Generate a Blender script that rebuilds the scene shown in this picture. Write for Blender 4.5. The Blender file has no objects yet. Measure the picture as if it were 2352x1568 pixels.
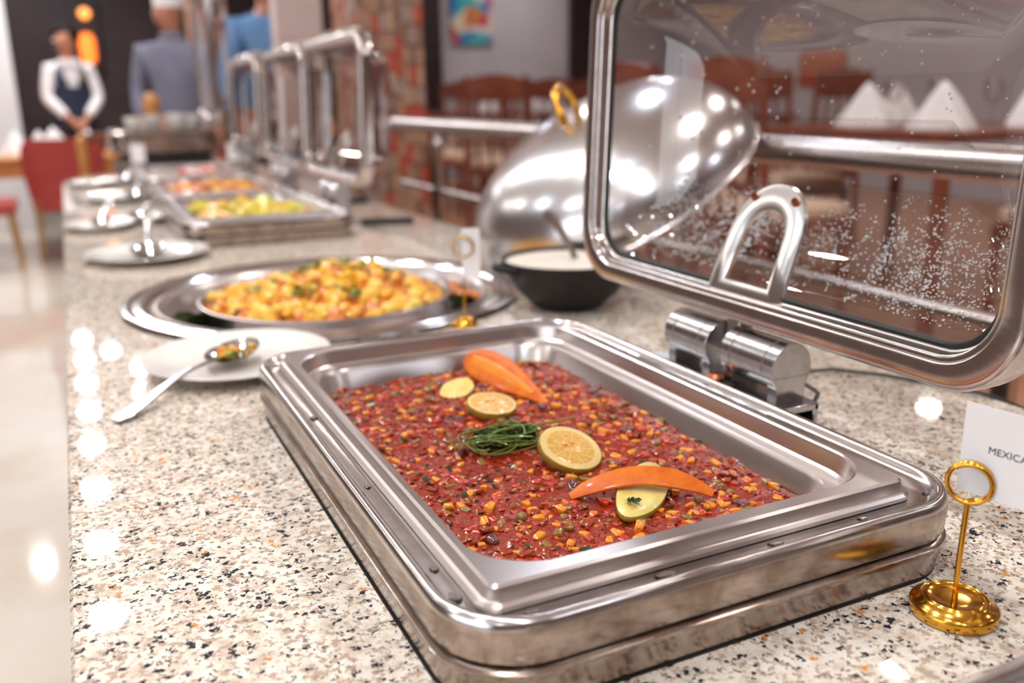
import bpy, bmesh, math, random
import numpy as np
from mathutils import Vector, Matrix, noise as mnoise
C = bpy.context.scene.collection
S = bpy.context.scene
PI = math.pi
rnd = random.Random(7)
CT = 0.85            # counter top above the floor
Z0 = CT + 0.062      # height of the big pan's rim

# ------------------------------------------------------------------ camera
cam = bpy.data.cameras.new('camera')
cam_o = bpy.data.objects.new('camera', cam); C.objects.link(cam_o)
yaw, pitch, roll = 0.448783, 0.268427, -0.011996
fw = Vector((math.sin(yaw)*math.cos(pitch), math.cos(yaw)*math.cos(pitch), -math.sin(pitch)))
rt = Vector((math.cos(yaw), -math.sin(yaw), 0)); up = rt.cross(fw)
r2 = rt*math.cos(roll) + up*math.sin(roll); u2 = up*math.cos(roll) - rt*math.sin(roll)
m = Matrix((r2, u2, -fw)).transposed().to_4x4()
m.translation = Vector((-0.17641, -0.39613, 0.25677 + Z0))
cam_o.matrix_world = m
cam.sensor_width = 36; cam.lens = 31.546; cam.clip_start = 0.02; cam.clip_end = 60
cam.dof.use_dof = True; cam.dof.focus_distance = 0.63; cam.dof.aperture_fstop = 3.8
S.camera = cam_o
S.view_settings.view_transform = 'Standard'; S.view_settings.look = 'None'
S.view_settings.gamma = 1; S.view_settings.use_curve_mapping = False
S.view_settings.exposure = 0.55
try:
    S.cycles.max_bounces = 8; S.cycles.diffuse_bounces = 3; S.cycles.glossy_bounces = 4
    S.cycles.transmission_bounces = 5; S.cycles.transparent_max_bounces = 12
    S.cycles.sample_clamp_indirect = 6; S.cycles.caustics_reflective = False; S.cycles.caustics_refractive = False
    S.cycles.use_denoising = True
except Exception: pass
W = bpy.data.worlds.new('world'); S.world = W; W.use_nodes = True
W.node_tree.nodes['Background'].inputs[0].default_value = (0.75, 0.82, 1.0, 1)
W.node_tree.nodes['Background'].inputs[1].default_value = 0.9
LAMP = 175.0        # brightness of the recessed ceiling lamps
DAY = 1.6           # brightness of the daylit blinds in the left wall

# ------------------------------------------------------------------ materials
def mat(name, col=(.8,.8,.8), rough=.5, metal=0., spec=.5, emit=0., ecol=None, coat=0., trans=0., alpha=1., sheen=0.):
    m = bpy.data.materials.new(name); m.use_nodes = True
    b = m.node_tree.nodes['Principled BSDF']
    b.inputs['Base Color'].default_value = (*col, 1); b.inputs['Roughness'].default_value = rough
    b.inputs['Metallic'].default_value = metal; b.inputs['Specular IOR Level'].default_value = spec
    b.inputs['Coat Weight'].default_value = coat; b.inputs['Coat Roughness'].default_value = .08
    b.inputs['Transmission Weight'].default_value = trans
    b.inputs['Sheen Weight'].default_value = sheen
    if emit: 
        b.inputs['Emission Color'].default_value = (*(ecol or col), 1); b.inputs['Emission Strength'].default_value = emit
    return m
class NT:
    def __init__(s, m): s.t = m.node_tree; s.b = s.t.nodes['Principled BSDF']; s.co = None
    def n(s, typ, **k):
        o = s.t.nodes.new(typ)
        for a, v in k.items(): setattr(o, a, v)
        return o
    def l(s, a, b): s.t.links.new(a, b)
    def coord(s, scale=(1,1,1), kind='Object'):
        c = s.n('ShaderNodeTexCoord'); mp = s.n('ShaderNodeMapping'); mp.inputs['Scale'].default_value = scale
        s.l(c.outputs[kind], mp.inputs['Vector']); return mp.outputs['Vector']
    def noise(s, v, scale, detail=3, rough=.5):
        o = s.n('ShaderNodeTexNoise'); o.inputs['Scale'].default_value = scale; o.inputs['Detail'].default_value = detail
        o.inputs['Roughness'].default_value = rough; s.l(v, o.inputs['Vector']); return o.outputs['Fac'], o.outputs['Color']
    def vor(s, v, scale, rand=1):
        o = s.n('ShaderNodeTexVoronoi'); o.inputs['Scale'].default_value = scale; s.l(v, o.inputs['Vector']); return o.outputs['Color'], o.outputs['Distance']
    def ramp(s, f, stops, interp='LINEAR'):
        o = s.n('ShaderNodeValToRGB'); r = o.color_ramp; r.interpolation = interp
        while len(r.elements) < len(stops): r.elements.new(.5)
        for e, (p, c) in zip(r.elements, stops): e.position = p; e.color = (*c, 1) if len(c) == 3 else c
        s.l(f, o.inputs['Fac']); return o.outputs['Color']
    def mix(s, f, a, b):
        o = s.n('ShaderNodeMix', data_type='RGBA')
        for i, v in ((0, f), (6, a), (7, b)):
            if hasattr(v, 'is_linked'): s.l(v, o.inputs[i])
            else: o.inputs[i].default_value = v if i == 0 else (*v, 1)
        return o.outputs[2]
    def math(s, op, a, b=0.):
        o = s.n('ShaderNodeMath', operation=op)
        for i, v in ((0, a), (1, b)):
            if hasattr(v, 'is_linked'): s.l(v, o.inputs[i])
            else: o.inputs[i].default_value = v
        return o.outputs[0]
    def bump(s, h, strength=.2, dist=.001):
        o = s.n('ShaderNodeBump'); o.inputs['Strength'].default_value = strength; o.inputs['Distance'].default_value = dist
        s.l(h, o.inputs['Height']); s.l(o.outputs[0], s.b.inputs['Normal'])
    def base(s, c): s.l(c, s.b.inputs['Base Color'])
    def rgh(s, f, lo, hi):
        o = s.n('ShaderNodeMapRange'); o.inputs['To Min'].default_value = lo; o.inputs['To Max'].default_value = hi
        s.l(f, o.inputs['Value']); s.l(o.outputs[0], s.b.inputs['Roughness'])
def steel(name, col=(.72,.70,.69), r0=.12, r1=.28, brush=(1,1,1), dirt=0., bumpk=.04, dirtcol=(.16,.10,.06), patch=45):
    m = mat(name, col, .2, 1.); t = NT(m)
    v = t.coord(brush); f, _ = t.noise(v, 220, 4, .6)
    v2 = t.coord(); g, _ = t.noise(v2, patch, 5, .65)
    t.rgh(t.math('ADD', t.math('MULTIPLY', f, .5), t.math('MULTIPLY', g, .5)), r0, r1)
    if dirt:
        w = t.ramp(g, [(.42, (0,0,0)), (.66, (1,1,1))])
        t.base(t.mix(t.math('MULTIPLY', w, dirt), col, dirtcol))
    t.bump(f, bumpk, .0006)
    return m
def noisy(name, a, b, scale=30, rough=.5, bumpk=0., metal=0., coat=0., detail=4, lo=.35, hi=.65, bscale=None, spec=.5, sheen=0.):
    m = mat(name, a, rough, metal, spec, coat=coat, sheen=sheen); t = NT(m); v = t.coord(); f, _ = t.noise(v, scale, detail, .6)
    t.base(t.ramp(f, [(lo, a), (hi, b)]))
    if bumpk:
        g = f if not bscale else t.noise(v, bscale, 3)[0]
        t.bump(g, bumpk, .002)
    return m

M = {}
M['steel'] = steel('polished_steel', (.74,.72,.71), .07, .2)
M['steel_pan'] = steel('brushed_pan_steel', (.60,.545,.53), .24, .34, (1,.12,1), bumpk=.015)
M['steel_rim'] = steel('rolled_rim_steel', (.72,.69,.68), .12, .28, (1,.2,1), dirt=.25)
M['steel_worn'] = steel('water_stained_steel', (.46,.39,.345), .10, .32, (1,1,.15), bumpk=.02, dirt=.8, patch=38, dirtcol=(.24,.17,.13))
M['steel_lid'] = steel('lid_frame_steel', (.68,.62,.60), .12, .26, (1,.15,1), dirt=.2)
M['steel_bracket'] = steel('bright_bracket_steel', (.86,.85,.84), .14, .3)
M['steel_hinge'] = steel('hinge_steel', (.62,.62,.64), .16, .28, (.2,1,.2), dirt=.3, patch=70, dirtcol=(.25,.22,.2))
M['steel_dark'] = steel('dull_steel', (.45,.41,.38), .3, .45)
M['steel_smoked'] = steel('heat_darkened_steel', (.20,.165,.15), .3, .45)
M['copper'] = mat('copper_rivet', (.45,.16,.09), .35, 1.)
M['gold'] = noisy('polished_gold', (.83,.45,.07), (.70,.34,.04), 60, .14, metal=1.)
M['black_rubber'] = mat('black_rubber', (.012,.012,.012), .5)
M['black_iron'] = noisy('black_cast_iron', (.009,.007,.007), (.02,.016,.015), 90, .5, .25, spec=.3)
M['black_plastic'] = mat('black_plastic', (.015,.016,.018), .3)
M['china'] = mat('glazed_china', (.86,.82,.77), .12, coat=.4)
M['paper'] = mat('white_card', (.95,.92,.92), .6)
M['ink'] = mat('printed_ink', (.012,.010,.018), .8, spec=.1)
M['cream'] = noisy('cream_dip', (.84,.76,.66), (.78,.68,.56), 120, .4, .15)
# thin clear polycarbonate: transparent with a fresnel reflection
def clear(name, tint=(.96,.94,.93), rough=.02, boost=1.35):
    m = bpy.data.materials.new(name); m.use_nodes = True; t = m.node_tree; t.nodes.clear()
    o = t.nodes.new('ShaderNodeOutputMaterial'); mx = t.nodes.new('ShaderNodeMixShader')
    tr = t.nodes.new('ShaderNodeBsdfTransparent'); tr.inputs[0].default_value = (*tint, 1)
    gl = t.nodes.new('ShaderNodeBsdfGlossy'); gl.inputs['Roughness'].default_value = rough
    fr = t.nodes.new('ShaderNodeFresnel'); fr.inputs[0].default_value = 1.5
    ge = t.nodes.new('ShaderNodeNewGeometry'); mr = t.nodes.new('ShaderNodeMapRange')   # same reflectance from both sides of the thin sheet
    mr.inputs['To Min'].default_value = 1.5; mr.inputs['To Max'].default_value = 1/1.5
    t.links.new(ge.outputs['Backfacing'], mr.inputs['Value']); t.links.new(mr.outputs[0], fr.inputs[0])
    mu = t.nodes.new('ShaderNodeMath'); mu.operation = 'MULTIPLY'; mu.inputs[1].default_value = boost; mu.use_clamp = True
    t.links.new(fr.outputs[0], mu.inputs[0]); t.links.new(mu.outputs[0], mx.inputs[0])
    t.links.new(tr.outputs[0], mx.inputs[1]); t.links.new(gl.outputs[0], mx.inputs[2]); t.links.new(mx.outputs[0], o.inputs[0])
    return m
M['lidglass'] = clear('clear_polycarbonate', boost=2.0)
M['lidglass_far'] = clear('steamy_polycarbonate', (.84,.77,.75), .05, 2.6)
M['wineglass'] = clear('clear_drinking_glass', boost=2.2)
M['water'] = mat('condensation_water', (1,1,1), .10, trans=.55); M['water'].node_tree.nodes['Principled BSDF'].inputs['IOR'].default_value = 1.33

def granite():
    m = mat('speckled_granite', (.8,.7,.6), .035); t = NT(m)
    v = t.coord(); _, nc = t.noise(v, 380, 2)
    sub = t.n('ShaderNodeVectorMath', operation='SUBTRACT'); t.l(nc, sub.inputs[0]); sub.inputs[1].default_value = (.5,.5,.5)
    sc = t.n('ShaderNodeVectorMath', operation='SCALE'); t.l(sub.outputs[0], sc.inputs[0]); sc.inputs['Scale'].default_value = .0060
    ad = t.n('ShaderNodeVectorMath', operation='ADD'); t.l(v, ad.inputs[0]); t.l(sc.outputs[0], ad.inputs[1]); w = ad.outputs[0]
    f1, _ = t.noise(v, 75, 4, .7)
    base = t.ramp(f1, [(.35, (.62,.50,.40)), (.5, (.80,.71,.61)), (.66, (.88,.82,.74))])
    def cell(scale, off):
        a = t.n('ShaderNodeVectorMath', operation='ADD'); t.l(w, a.inputs[0]); a.inputs[1].default_value = off
        c, _ = t.vor(a.outputs[0], scale); s = t.n('ShaderNodeSeparateColor'); t.l(c, s.inputs[0]); return s.outputs[0], s.outputs[1]
    big, _ = t.noise(v, 28, 2)
    r1, g1 = cell(300, (0,0,0)); 
    tan = t.math('LESS_THAN', r1, t.math('MULTIPLY', big, .46))
    c = t.mix(tan, base, (.50,.375,.285))
    r2, g2 = cell(380, (3,1,2)); c = t.mix(t.math('LESS_THAN', r2, .07), c, (.28,.23,.20))
    r4, g4 = cell(300, (5,7,1)); clump, _ = t.noise(v, 90, 2)
    c = t.mix(t.math('LESS_THAN', r4, t.math('MULTIPLY', t.math('SUBTRACT', clump, .40), .8)), c, (.022,.027,.04))
    r3, g3 = cell(260, (2,8,3)); c = t.mix(t.math('LESS_THAN', r3, .007), c, (.72,.27,.05))
    t.base(c); return m
M['granite'] = granite()

# ------------------------------------------------------------------ mesh helpers
def finish(name, bm, m, parent=None, smooth=38, loc=None):
    me = bpy.data.meshes.new(name); bmesh.ops.recalc_face_normals(bm, faces=bm.faces[:]); bm.to_mesh(me); bm.free()
    for x in (m if isinstance(m, (list, tuple)) else [m]): me.materials.append(x)
    if smooth:
        me.shade_smooth(); me.set_sharp_from_angle(angle=math.radians(smooth))
    o = bpy.data.objects.new(name, me); C.objects.link(o)
    if parent is not None: o.parent = parent
    if loc: o.location = loc
    return o
def tag(o, label=None, cat=None, group=None, kind=None):
    if label: o['label'] = label
    if cat: o['category'] = cat
    if group: o['group'] = group
    if kind: o['kind'] = kind
    return o
def thing(name, label, cat, loc=(0,0,0), rz=0, group=None):
    o = bpy.data.objects.new(name, None); C.objects.link(o); o.location = loc; o.rotation_euler = (0,0,rz)
    o.empty_display_size = .05
    return tag(o, label, cat, group)
def kids(o): return [c for c in bpy.data.objects if c.parent is o]
def copy_tree(o, parent=None):
    c = o.copy(); C.objects.link(c); c.parent = parent
    for ch in kids(o): copy_tree(ch, c)
    return c
def rr(x0, y0, x1, y1, r, n=8):
    P = []
    for cx, cy, a in ((x1-r, y0+r, -90), (x1-r, y1-r, 0), (x0+r, y1-r, 90), (x0+r, y0+r, 180)):
        for i in range(n+1):
            t = math.radians(a + 90*i/n); P.append((cx + r*math.cos(t), cy + r*math.sin(t)))
    return P
def loft(bm, loops, cap0=False, cap1=False, close=True):
    V = [[bm.verts.new(p) for p in L] for L in loops]
    n = len(V[0])
    for a, b in zip(V[:-1], V[1:]):
        for i in range(n if close else n-1):
            j = (i+1) % n; bm.faces.new((a[i], a[j], b[j], b[i]))
    if cap0: bm.faces.new(V[0][::-1])
    if cap1: bm.faces.new(V[-1])
    return V
def lathe(bm, prof, n=48, c=(0,0,0), cap0=False, cap1=False, M3=None, sx=1, sy=1):
    loops = []
    for r, z in prof:
        L = []
        for i in range(n):
            a = 2*PI*i/n; p = Vector((r*math.cos(a)*sx, r*math.sin(a)*sy, z))
            if M3 is not None: p = M3 @ p
            L.append(p + Vector(c))
        loops.append(L)
    return loft(bm, loops, cap0, cap1)
def tube(bm, pts, rad, n=10, closed=False, flat=None):
    pts = [Vector(p) for p in pts]; N = len(pts); loops = []; up_ = None
    for i, p in enumerate(pts):
        a = pts[i-1] if (i > 0 or closed) else p; b = pts[(i+1) % N] if (i < N-1 or closed) else p
        d = (b-a).normalized()
        if up_ is None: up_ = Vector((0,0,1)) if abs(d.z) < .9 else Vector((1,0,0))
        s = d.cross(up_).normalized(); up_ = s.cross(d).normalized()
        r = rad[i] if isinstance(rad, (list, tuple)) else rad
        rx, ry = (r, r) if not isinstance(r, (list, tuple)) else r
        loops.append([p + s*rx*math.cos(2*PI*k/n) + up_*ry*math.sin(2*PI*k/n) for k in range(n)])
    if closed: 
        V = loft(bm, loops); a, b = V[-1], V[0]
        for i in range(n): bm.faces.new((a[i], a[(i+1)%n], b[(i+1)%n], b[i]))
    else: loft(bm, loops, True, True)
def box(bm, a, b, bev=0., seg=1, rot=0, M4=None):
    r = bmesh.ops.create_cube(bm, size=1); vs = r['verts']
    c = [(p+q)/2 for p, q in zip(a, b)]; s = [abs(q-p) for p, q in zip(a, b)]
    for v in vs: v.co = Vector((v.co.x*s[0], v.co.y*s[1], v.co.z*s[2]))
    if bev:
        es = list({e for v in vs for e in v.link_edges})
        r2_ = bmesh.ops.bevel(bm, geom=es, offset=bev, segments=seg, affect='EDGES', profile=.5)
        vs = list({v for f in r2_['faces'] for v in f.verts} | {v for v in vs if v.is_valid})
    for v in vs:
        if rot: v.co = Matrix.Rotation(rot, 3, 'Z') @ v.co
        v.co += Vector(c)
        if M4 is not None: v.co = M4 @ v.co
    return vs
def BM(): return bmesh.new()
def struct(name, bm, m, smooth=0): return tag(finish(name, bm, m, None, smooth), kind='structure')

# ------------------------------------------------------------------ the room
def mk_marble():
    m = mat('cream_marble', (.8,.7,.6), .06, coat=.3); t = NT(m); v = t.coord(); f, _ = t.noise(v, 1.6, 6, .6)
    t.base(t.ramp(f, [(.35, (.78,.65,.52)), (.5, (.86,.77,.66)), (.65, (.90,.83,.74))])); return m
M['marble'] = mk_marble()
M['ceiling'] = mat('white_plaster', (.78,.77,.78), .8)
M['wall_white'] = mat('white_wall_paint', (.80,.79,.82), .7)
M['wall_taupe'] = mat('dark_taupe_wall_paint', (.13,.085,.07), .7)
M['wall_lilac'] = noisy('lilac_grey_wall_paint', (.50,.47,.51), (.55,.52,.56), 2, .7)
M['wall_dark'] = noisy('dark_plum_panelling', (.030,.015,.018), (.045,.022,.026), 3, .5)
M['trim_dark'] = mat('dark_maroon_woodwork', (.022,.008,.009), .45)
M['brown_wall'] = noisy('warm_brown_panelling', (.13,.065,.045), (.19,.10,.07), 2, .5)
M['terracotta'] = noisy('terracotta_floor', (.42,.19,.10), (.52,.26,.15), 6, .35)
X0, X1, Y0, Y1, H = -3.6, 6.6, -4.0, 10.6, 2.8
bm = BM(); box(bm, (X0,Y0,-.1), (X1,Y1,0)); struct('floor', bm, M['marble'])
bm = BM(); box(bm, (X0,Y0,H), (X1,Y1,H+.1)); struct('ceiling', bm, M['ceiling'])
bm = BM(); box(bm, (X0-.15,Y1,0), (X1+.15,Y1+.15,H)); struct('wall_back', bm, M['wall_dark'])
bm = BM(); box(bm, (X1,Y0,0), (X1+.15,Y1,H)); struct('wall_right', bm, M['wall_lilac'])
bm = BM(); box(bm, (X0-.15,Y0-.15,0), (X1+.15,Y0,H)); struct('wall_front', bm, M['brown_wall'])
# left wall with a daylit window
bm = BM(); ws = [(-2.9,.6)]
ys = [Y0] + [v for w in ws for v in w] + [Y1]
for a, b in zip(ys[::2], ys[1::2]): box(bm, (X0-.15,a,0), (X0,b,H))
for a, b in ws: box(bm, (X0-.15,a,0), (X0,b,.7)); box(bm, (X0-.15,a,2.5), (X0,b,H))
struct('wall_left', bm, M['wall_taupe'])
M['daylight'] = mat('daylit_blind', (.8,.86,1), .8, emit=DAY, ecol=(.98,.98,1.0))
M['winframe'] = mat('window_frame_paint', (.75,.75,.77), .4)
for k, (a, b) in enumerate(ws):
    bm = BM(); box(bm, (X0-.12,a,.7), (X0-.10,b,2.5)); w = struct('window_%d' % (k+1), bm, M['daylight'])
    bm = BM()
    for y in (a, (a+b)/2-.03, b-.06): box(bm, (X0-.095,y,.7), (X0-.04,y+.06,2.5))
    for z in (.7, 2.44): box(bm, (X0-.095,a,z), (X0-.04,b,z+.06))
    finish('window_frame', bm, M['winframe'], w, 0)
# white wall that ends beyond the waiter
bm = BM(); box(bm, (X0,9.0,0), (-.53,9.2,H)); struct('wall_far', bm, M['wall_white'])
# lilac dining-room wall between two dark posts
bm = BM(); box(bm, (3.42,9.0,0), (X1,9.15,H)); struct('wall_dining', bm, M['wall_lilac'])
bm = BM(); box(bm, (3.27,8.93,0), (3.53,9.2,H)); struct('trim_1', bm, M['trim_dark'])
bm = BM(); box(bm, (5.10,8.9,0), (5.42,8.999,H)); struct('trim_2', bm, M['trim_dark'])
bm = BM(); box(bm, (1.45,6.6,0), (2.1,6.8,H)); struct('trim_3', bm, M['trim_dark'])
M['pale_panel'] = noisy('pale_pink_plaster', (.62,.47,.43), (.70,.56,.53), 5, .6)
bm = BM(); box(bm, (.84,4.38,0), (1.07,4.52,H)); struct('wall_panel', bm, M['pale_panel'])
# raised dining platform behind the counter
PL = .28
bm = BM(); box(bm, (.86,-3.9,0), (X1,8.92,PL)); tag(finish('platform', bm, M['terracotta'], None, 0), kind='structure')

# recessed ceiling lamps
M['lamp'] = mat('lamp_diffuser', (1,1,1), .5, emit=LAMP, ecol=(1,.95,.9))
M['lamp_cool'] = mat('cool_lamp_diffuser', (1,1,1), .5, emit=LAMP*.9, ecol=(.80,.88,1.0))
M['lamp_ring'] = mat('lamp_trim_white', (.8,.8,.8), .4)
def lamp(x, y, cool=False, src=None):
    t = thing('ceiling_light', 'small round recessed downlight in the white ceiling', 'ceiling light', (x,y,H), 0, 'recessed downlights in the ceiling')
    bm = BM(); lathe(bm, [(.062,0),(.085,-.001),(.088,-.006),(.068,-.009),(.062,-.004)], 24); finish('ring', bm, M['lamp_ring'], t)
    bm = BM(); lathe(bm, [(.0005,-.004),(.0625,-.004)], 24, cap0=True); finish('diffuser', bm, M['lamp_cool' if cool else 'lamp'], t, 0)
    return t
L0 = lamp(-.28, 3.66); L1 = lamp(-.28, 4.43, True)
spots = [(-.28, 2.88+.775*k) for k in range(-6, 9) if k not in (1, 2)]
spots += [(.13, 7.05), (.16, 7.8), (-.05, 8.5), (5.3, 3.9), (2.62, 1.8), (3.2, 4.5), (-.83, 7.9), (-.85, 10.2)]
spots += [(x, y) for x in (-2.2, 1.45) for y in (-2.6, -.9, .8, 2.4, 4.1, 5.6)] + [(3.2, -1.2), (4.6, 1.2), (4.4, 6.6), (2.6, 7.6), (3.0,.2), (4.4,8.2)]
for k, (x, y) in enumerate(spots):
    c = copy_tree(L1 if k % 3 == 0 else L0); c.location = (x, y, H)

# ------------------------------------------------------------------ buffet counter
M['counter_base'] = noisy('dark_counter_cladding', (.05,.03,.025), (.09,.05,.04), 8, .4)
ct = thing('buffet_counter', 'long buffet counter topped with speckled cream granite', 'counter', (0,0,0))
out = [(.68,-2.2),(.68,4.75),(.02,4.75),(.0,4.05)]
for i in range(9):
    a = math.radians(10+80*i/8); out.append((.0-.213*math.sin(a)*.95 - .01, 3.55+.45*math.cos(a)))
out += [(-.213,3.5), (-.213,-2.2)]
holes = [[(.184+.268*math.cos(2*PI*k/48), 1.062+.268*math.sin(2*PI*k/48)) for k in range(48)]]
for ox, oy in ((0,0),(0,-.709),(.058,1.69),(.062,2.29),(.066,3.0)): holes.append(rr(ox-.012, oy-.012, ox+.335, oy+.528, .05, 6))
def slab(pts, hs, z0, z1):
    bm = BM()
    def ring(P, z): return [bm.verts.new((x,y,z)) for x, y in P]
    bt = ring(pts, z0); tp = ring(pts, z1-.003); c = (.23, 1.5)
    ins = ring([(x+(c[0]-x)*.006, y+(c[1]-y)*.0012) for x, y in pts], z1)
    def side(a, b):
        for i in range(len(a)): j = (i+1) % len(a); bm.faces.new((a[i],a[j],b[j],b[i]))
    side(bt, tp); side(tp, ins); tops = [ins]; bots = [bt]
    for h in hs: a, b = ring(h, z0), ring(h, z1); side(a, b); tops.append(b); bots.append(a)
    for grp in (tops, bots):
        es = []
        for L in grp:
            for i in range(len(L)):
                e = bm.edges.get((L[i], L[(i+1)%len(L)])); es.append(e)
        bmesh.ops.triangle_fill(bm, use_beauty=True, use_dissolve=False, edges=es)
    return bm
finish('granite_top', slab(out, holes, CT-.04, CT), M['granite'], ct, 30)
bm = BM(); box(bm, (-.15,-2.1,.0), (.62,4.0,CT-.14)); box(bm, (.1,4.0,.0), (.62,4.7,CT-.14)); box(bm, (-.15,-2.1,CT-.14), (-.12,3.9,CT-.041)); box(bm, (.59,-2.1,CT-.14), (.62,4.7,CT-.041)); finish('base', bm, M['counter_base'], ct, 0)

# ------------------------------------------------------------------ chafing dishes
GX, GY = .311, .516
def pan_mesh():
    bm = BM()
    def L(ix, iy, r, z): return [(x, y, z) for x, y in rr(ix, iy, GX-ix, GY-iy, r, 10)]
    loops = [L(-.0068,-.0068,.013,-.0135), L(-.0072,-.0072,.013,-.0105), L(-.0055,-.0055,.012,-.0088), L(-.003,-.003,.009,-.0082),
             L(-.0012,-.0012,.006,-.0015), L(.0006,.0006,.005,0), L(.0042,.011,.045,.0), L(.0055,.0125,.046,-.0012), L(.0062,.0132,.046,-.004),
             L(.0075,.0145,.046,-.0145), L(.0095,.0165,.046,-.0165), L(.018,.025,.044,-.0180), L(.0205,.0275,.042,-.0215), L(.030,.037,.04,-.058),
             L(.038,.045,.035,-.063), L(.12,.2,.02,-.064)]
    loft(bm, loops, False, True); return bm
def shell_mesh(part):
    bm = BM(); A, B, Cc, D = -.030, -.031, .354, .549
    def L(i, r, z): return [(x, y, z) for x, y in rr(A+i, B+i, Cc-i, D-i, r, 12)]
    if part == 'frame':
        loft(bm, [L(.050,.02,-.03), L(.046,.022,-.0185), L(.044,.024,-.0145), L(.020,.040,-.0140), L(.0125,.043,-.0140), L(.0105,.045,-.0132), L(.0088,.046,-.0105), L(.0070,.048,-.0080), L(.0052,.049,-.0070), L(.0036,.050,-.0070),
                  L(.0018,.052,-.0080), L(.0005,.053,-.0102), L(0,.053,-.0132), L(-.0004,.053,-.020), L(.0002,.053,-.0330), L(.0010,.053,-.0342), L(.007,.05,-.0346)])
    elif part == 'body':
        loft(bm, [L(.012,.045,-.0362), L(.005,.05,-.0362), L(.0012,.053,-.0368), L(-.0012,.054,-.0390), L(-.0012,.054,-.0415), L(.0003,.053,-.0448), L(.0012,.052,-.05), L(.0030,.051,-.0618)])
    else:  # flat ring for the dark gap line around the shell
        loft(bm, [L(.006,.05,-.0619), L(.006,.05,-.0612), L(.0016,.056,-.0611), L(.0014,.056,-.0619)])
    return bm
LZ0, LZ1, LX = .0455, .402, .3715
def lidpt(y0, y1, z0, z1, ins, dep, r, n=12):
    # loop in the lid's standing plane: leaning two degrees outward
    return [(LX + dep + (z-LZ0)*.036, y, z) for y, z in rr(y0+ins, z0+ins, y1-ins, z1-ins, max(r-ins*.6, .012), n)]
def glass_dep(i):
    I, Dp = .150, .105
    return .008 + Dp*(1-(1-min(i, I)/I)**2.1)**(1/2.1)
def lid_frame_mesh():
    bm = BM(); a = (-.031, .549, LZ0, LZ1)
    P = lambda i, d, r=.060: lidpt(*a, i, d, r)
    loft(bm, [P(.003,.030), P(.0005,.029), P(0,.026), P(0,.006), P(.0012,.0022), P(.003,.0005), P(.006,0), P(.0185,.0004), P(.0195,.0012), P(.0205,.0030),
              P(.0235,.0034), P(.0245,.0044), P(.0250,.013), P(.0262,.0145), P(.0275,.0150)])
    return bm
def lid_gasket_mesh():
    bm = BM(); a = (-.031, .549, LZ0, LZ1); P = lambda i, d: lidpt(*a, i, d, .060)
    loft(bm, [P(.0255,.0150), P(.0300,.0145), P(.0315,.0155), P(.0318,.019), P(.0262,.019)]); return bm
def lid_glass_mesh():
    bm = BM(); a = (-.031+.026, .549-.026, LZ0+.026, LZ1-.026); loops = []
    for i in (0,.0015,.004,.008,.014,.022,.032,.045,.060,.078,.098,.120,.148):
        loops.append([(LX + glass_dep(i)+.008 + (z-LZ0)*.036, y, z) for y, z in rr(a[0]+i, a[2]+i, a[1]-i, a[3]-i, max(.046-i*.25,.012), 12)])
    loft(bm, loops, False, True); return bm
def glass_x(y, z):
    i = min(y-(-.005), .523-y, z-(LZ0+.026), (LZ1-.026)-z); return LX + glass_dep(max(i,0))+.008 + (z-LZ0)*.036
def bracket_mesh():
    # D-shaped arm plate that follows the inside of the window
    bm = BM(); yc = .263; outer, inner = [], []
    n = 20
    def path(hw, top, bot, sk):
        P = [(yc-hw*1.12, bot), (yc-hw*1.05, bot+.03)]
        for k in range(n+1):
            a = PI - PI*k/n; P.append((yc+hw*math.cos(a)*(1-.0*k), top-hw*.95+hw*.95*math.sin(a)))
        P += [(yc+hw*1.05, bot+.03), (yc+hw*1.12, bot)]
        return P
    po = path(.048, .172, .0615, 0); pi = path(.0275, .149, .0800, 0)
    def X(y, z): return LX + .0165 + max(0,(z-.07))*.42
    loops = []
    for lst, off in ((po,.0),(po,-.0045),(None,-.0068),(pi,-.0045),(pi,.0)):
        if lst is None: L = [((a[0]+b[0])/2, (a[1]+b[1])/2) for a, b in zip(po, pi)]
        else: L = lst
        loops.append([(X(y,z)+off, y, z) for y, z in L])
    loft(bm, loops)
    return bm
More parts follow.
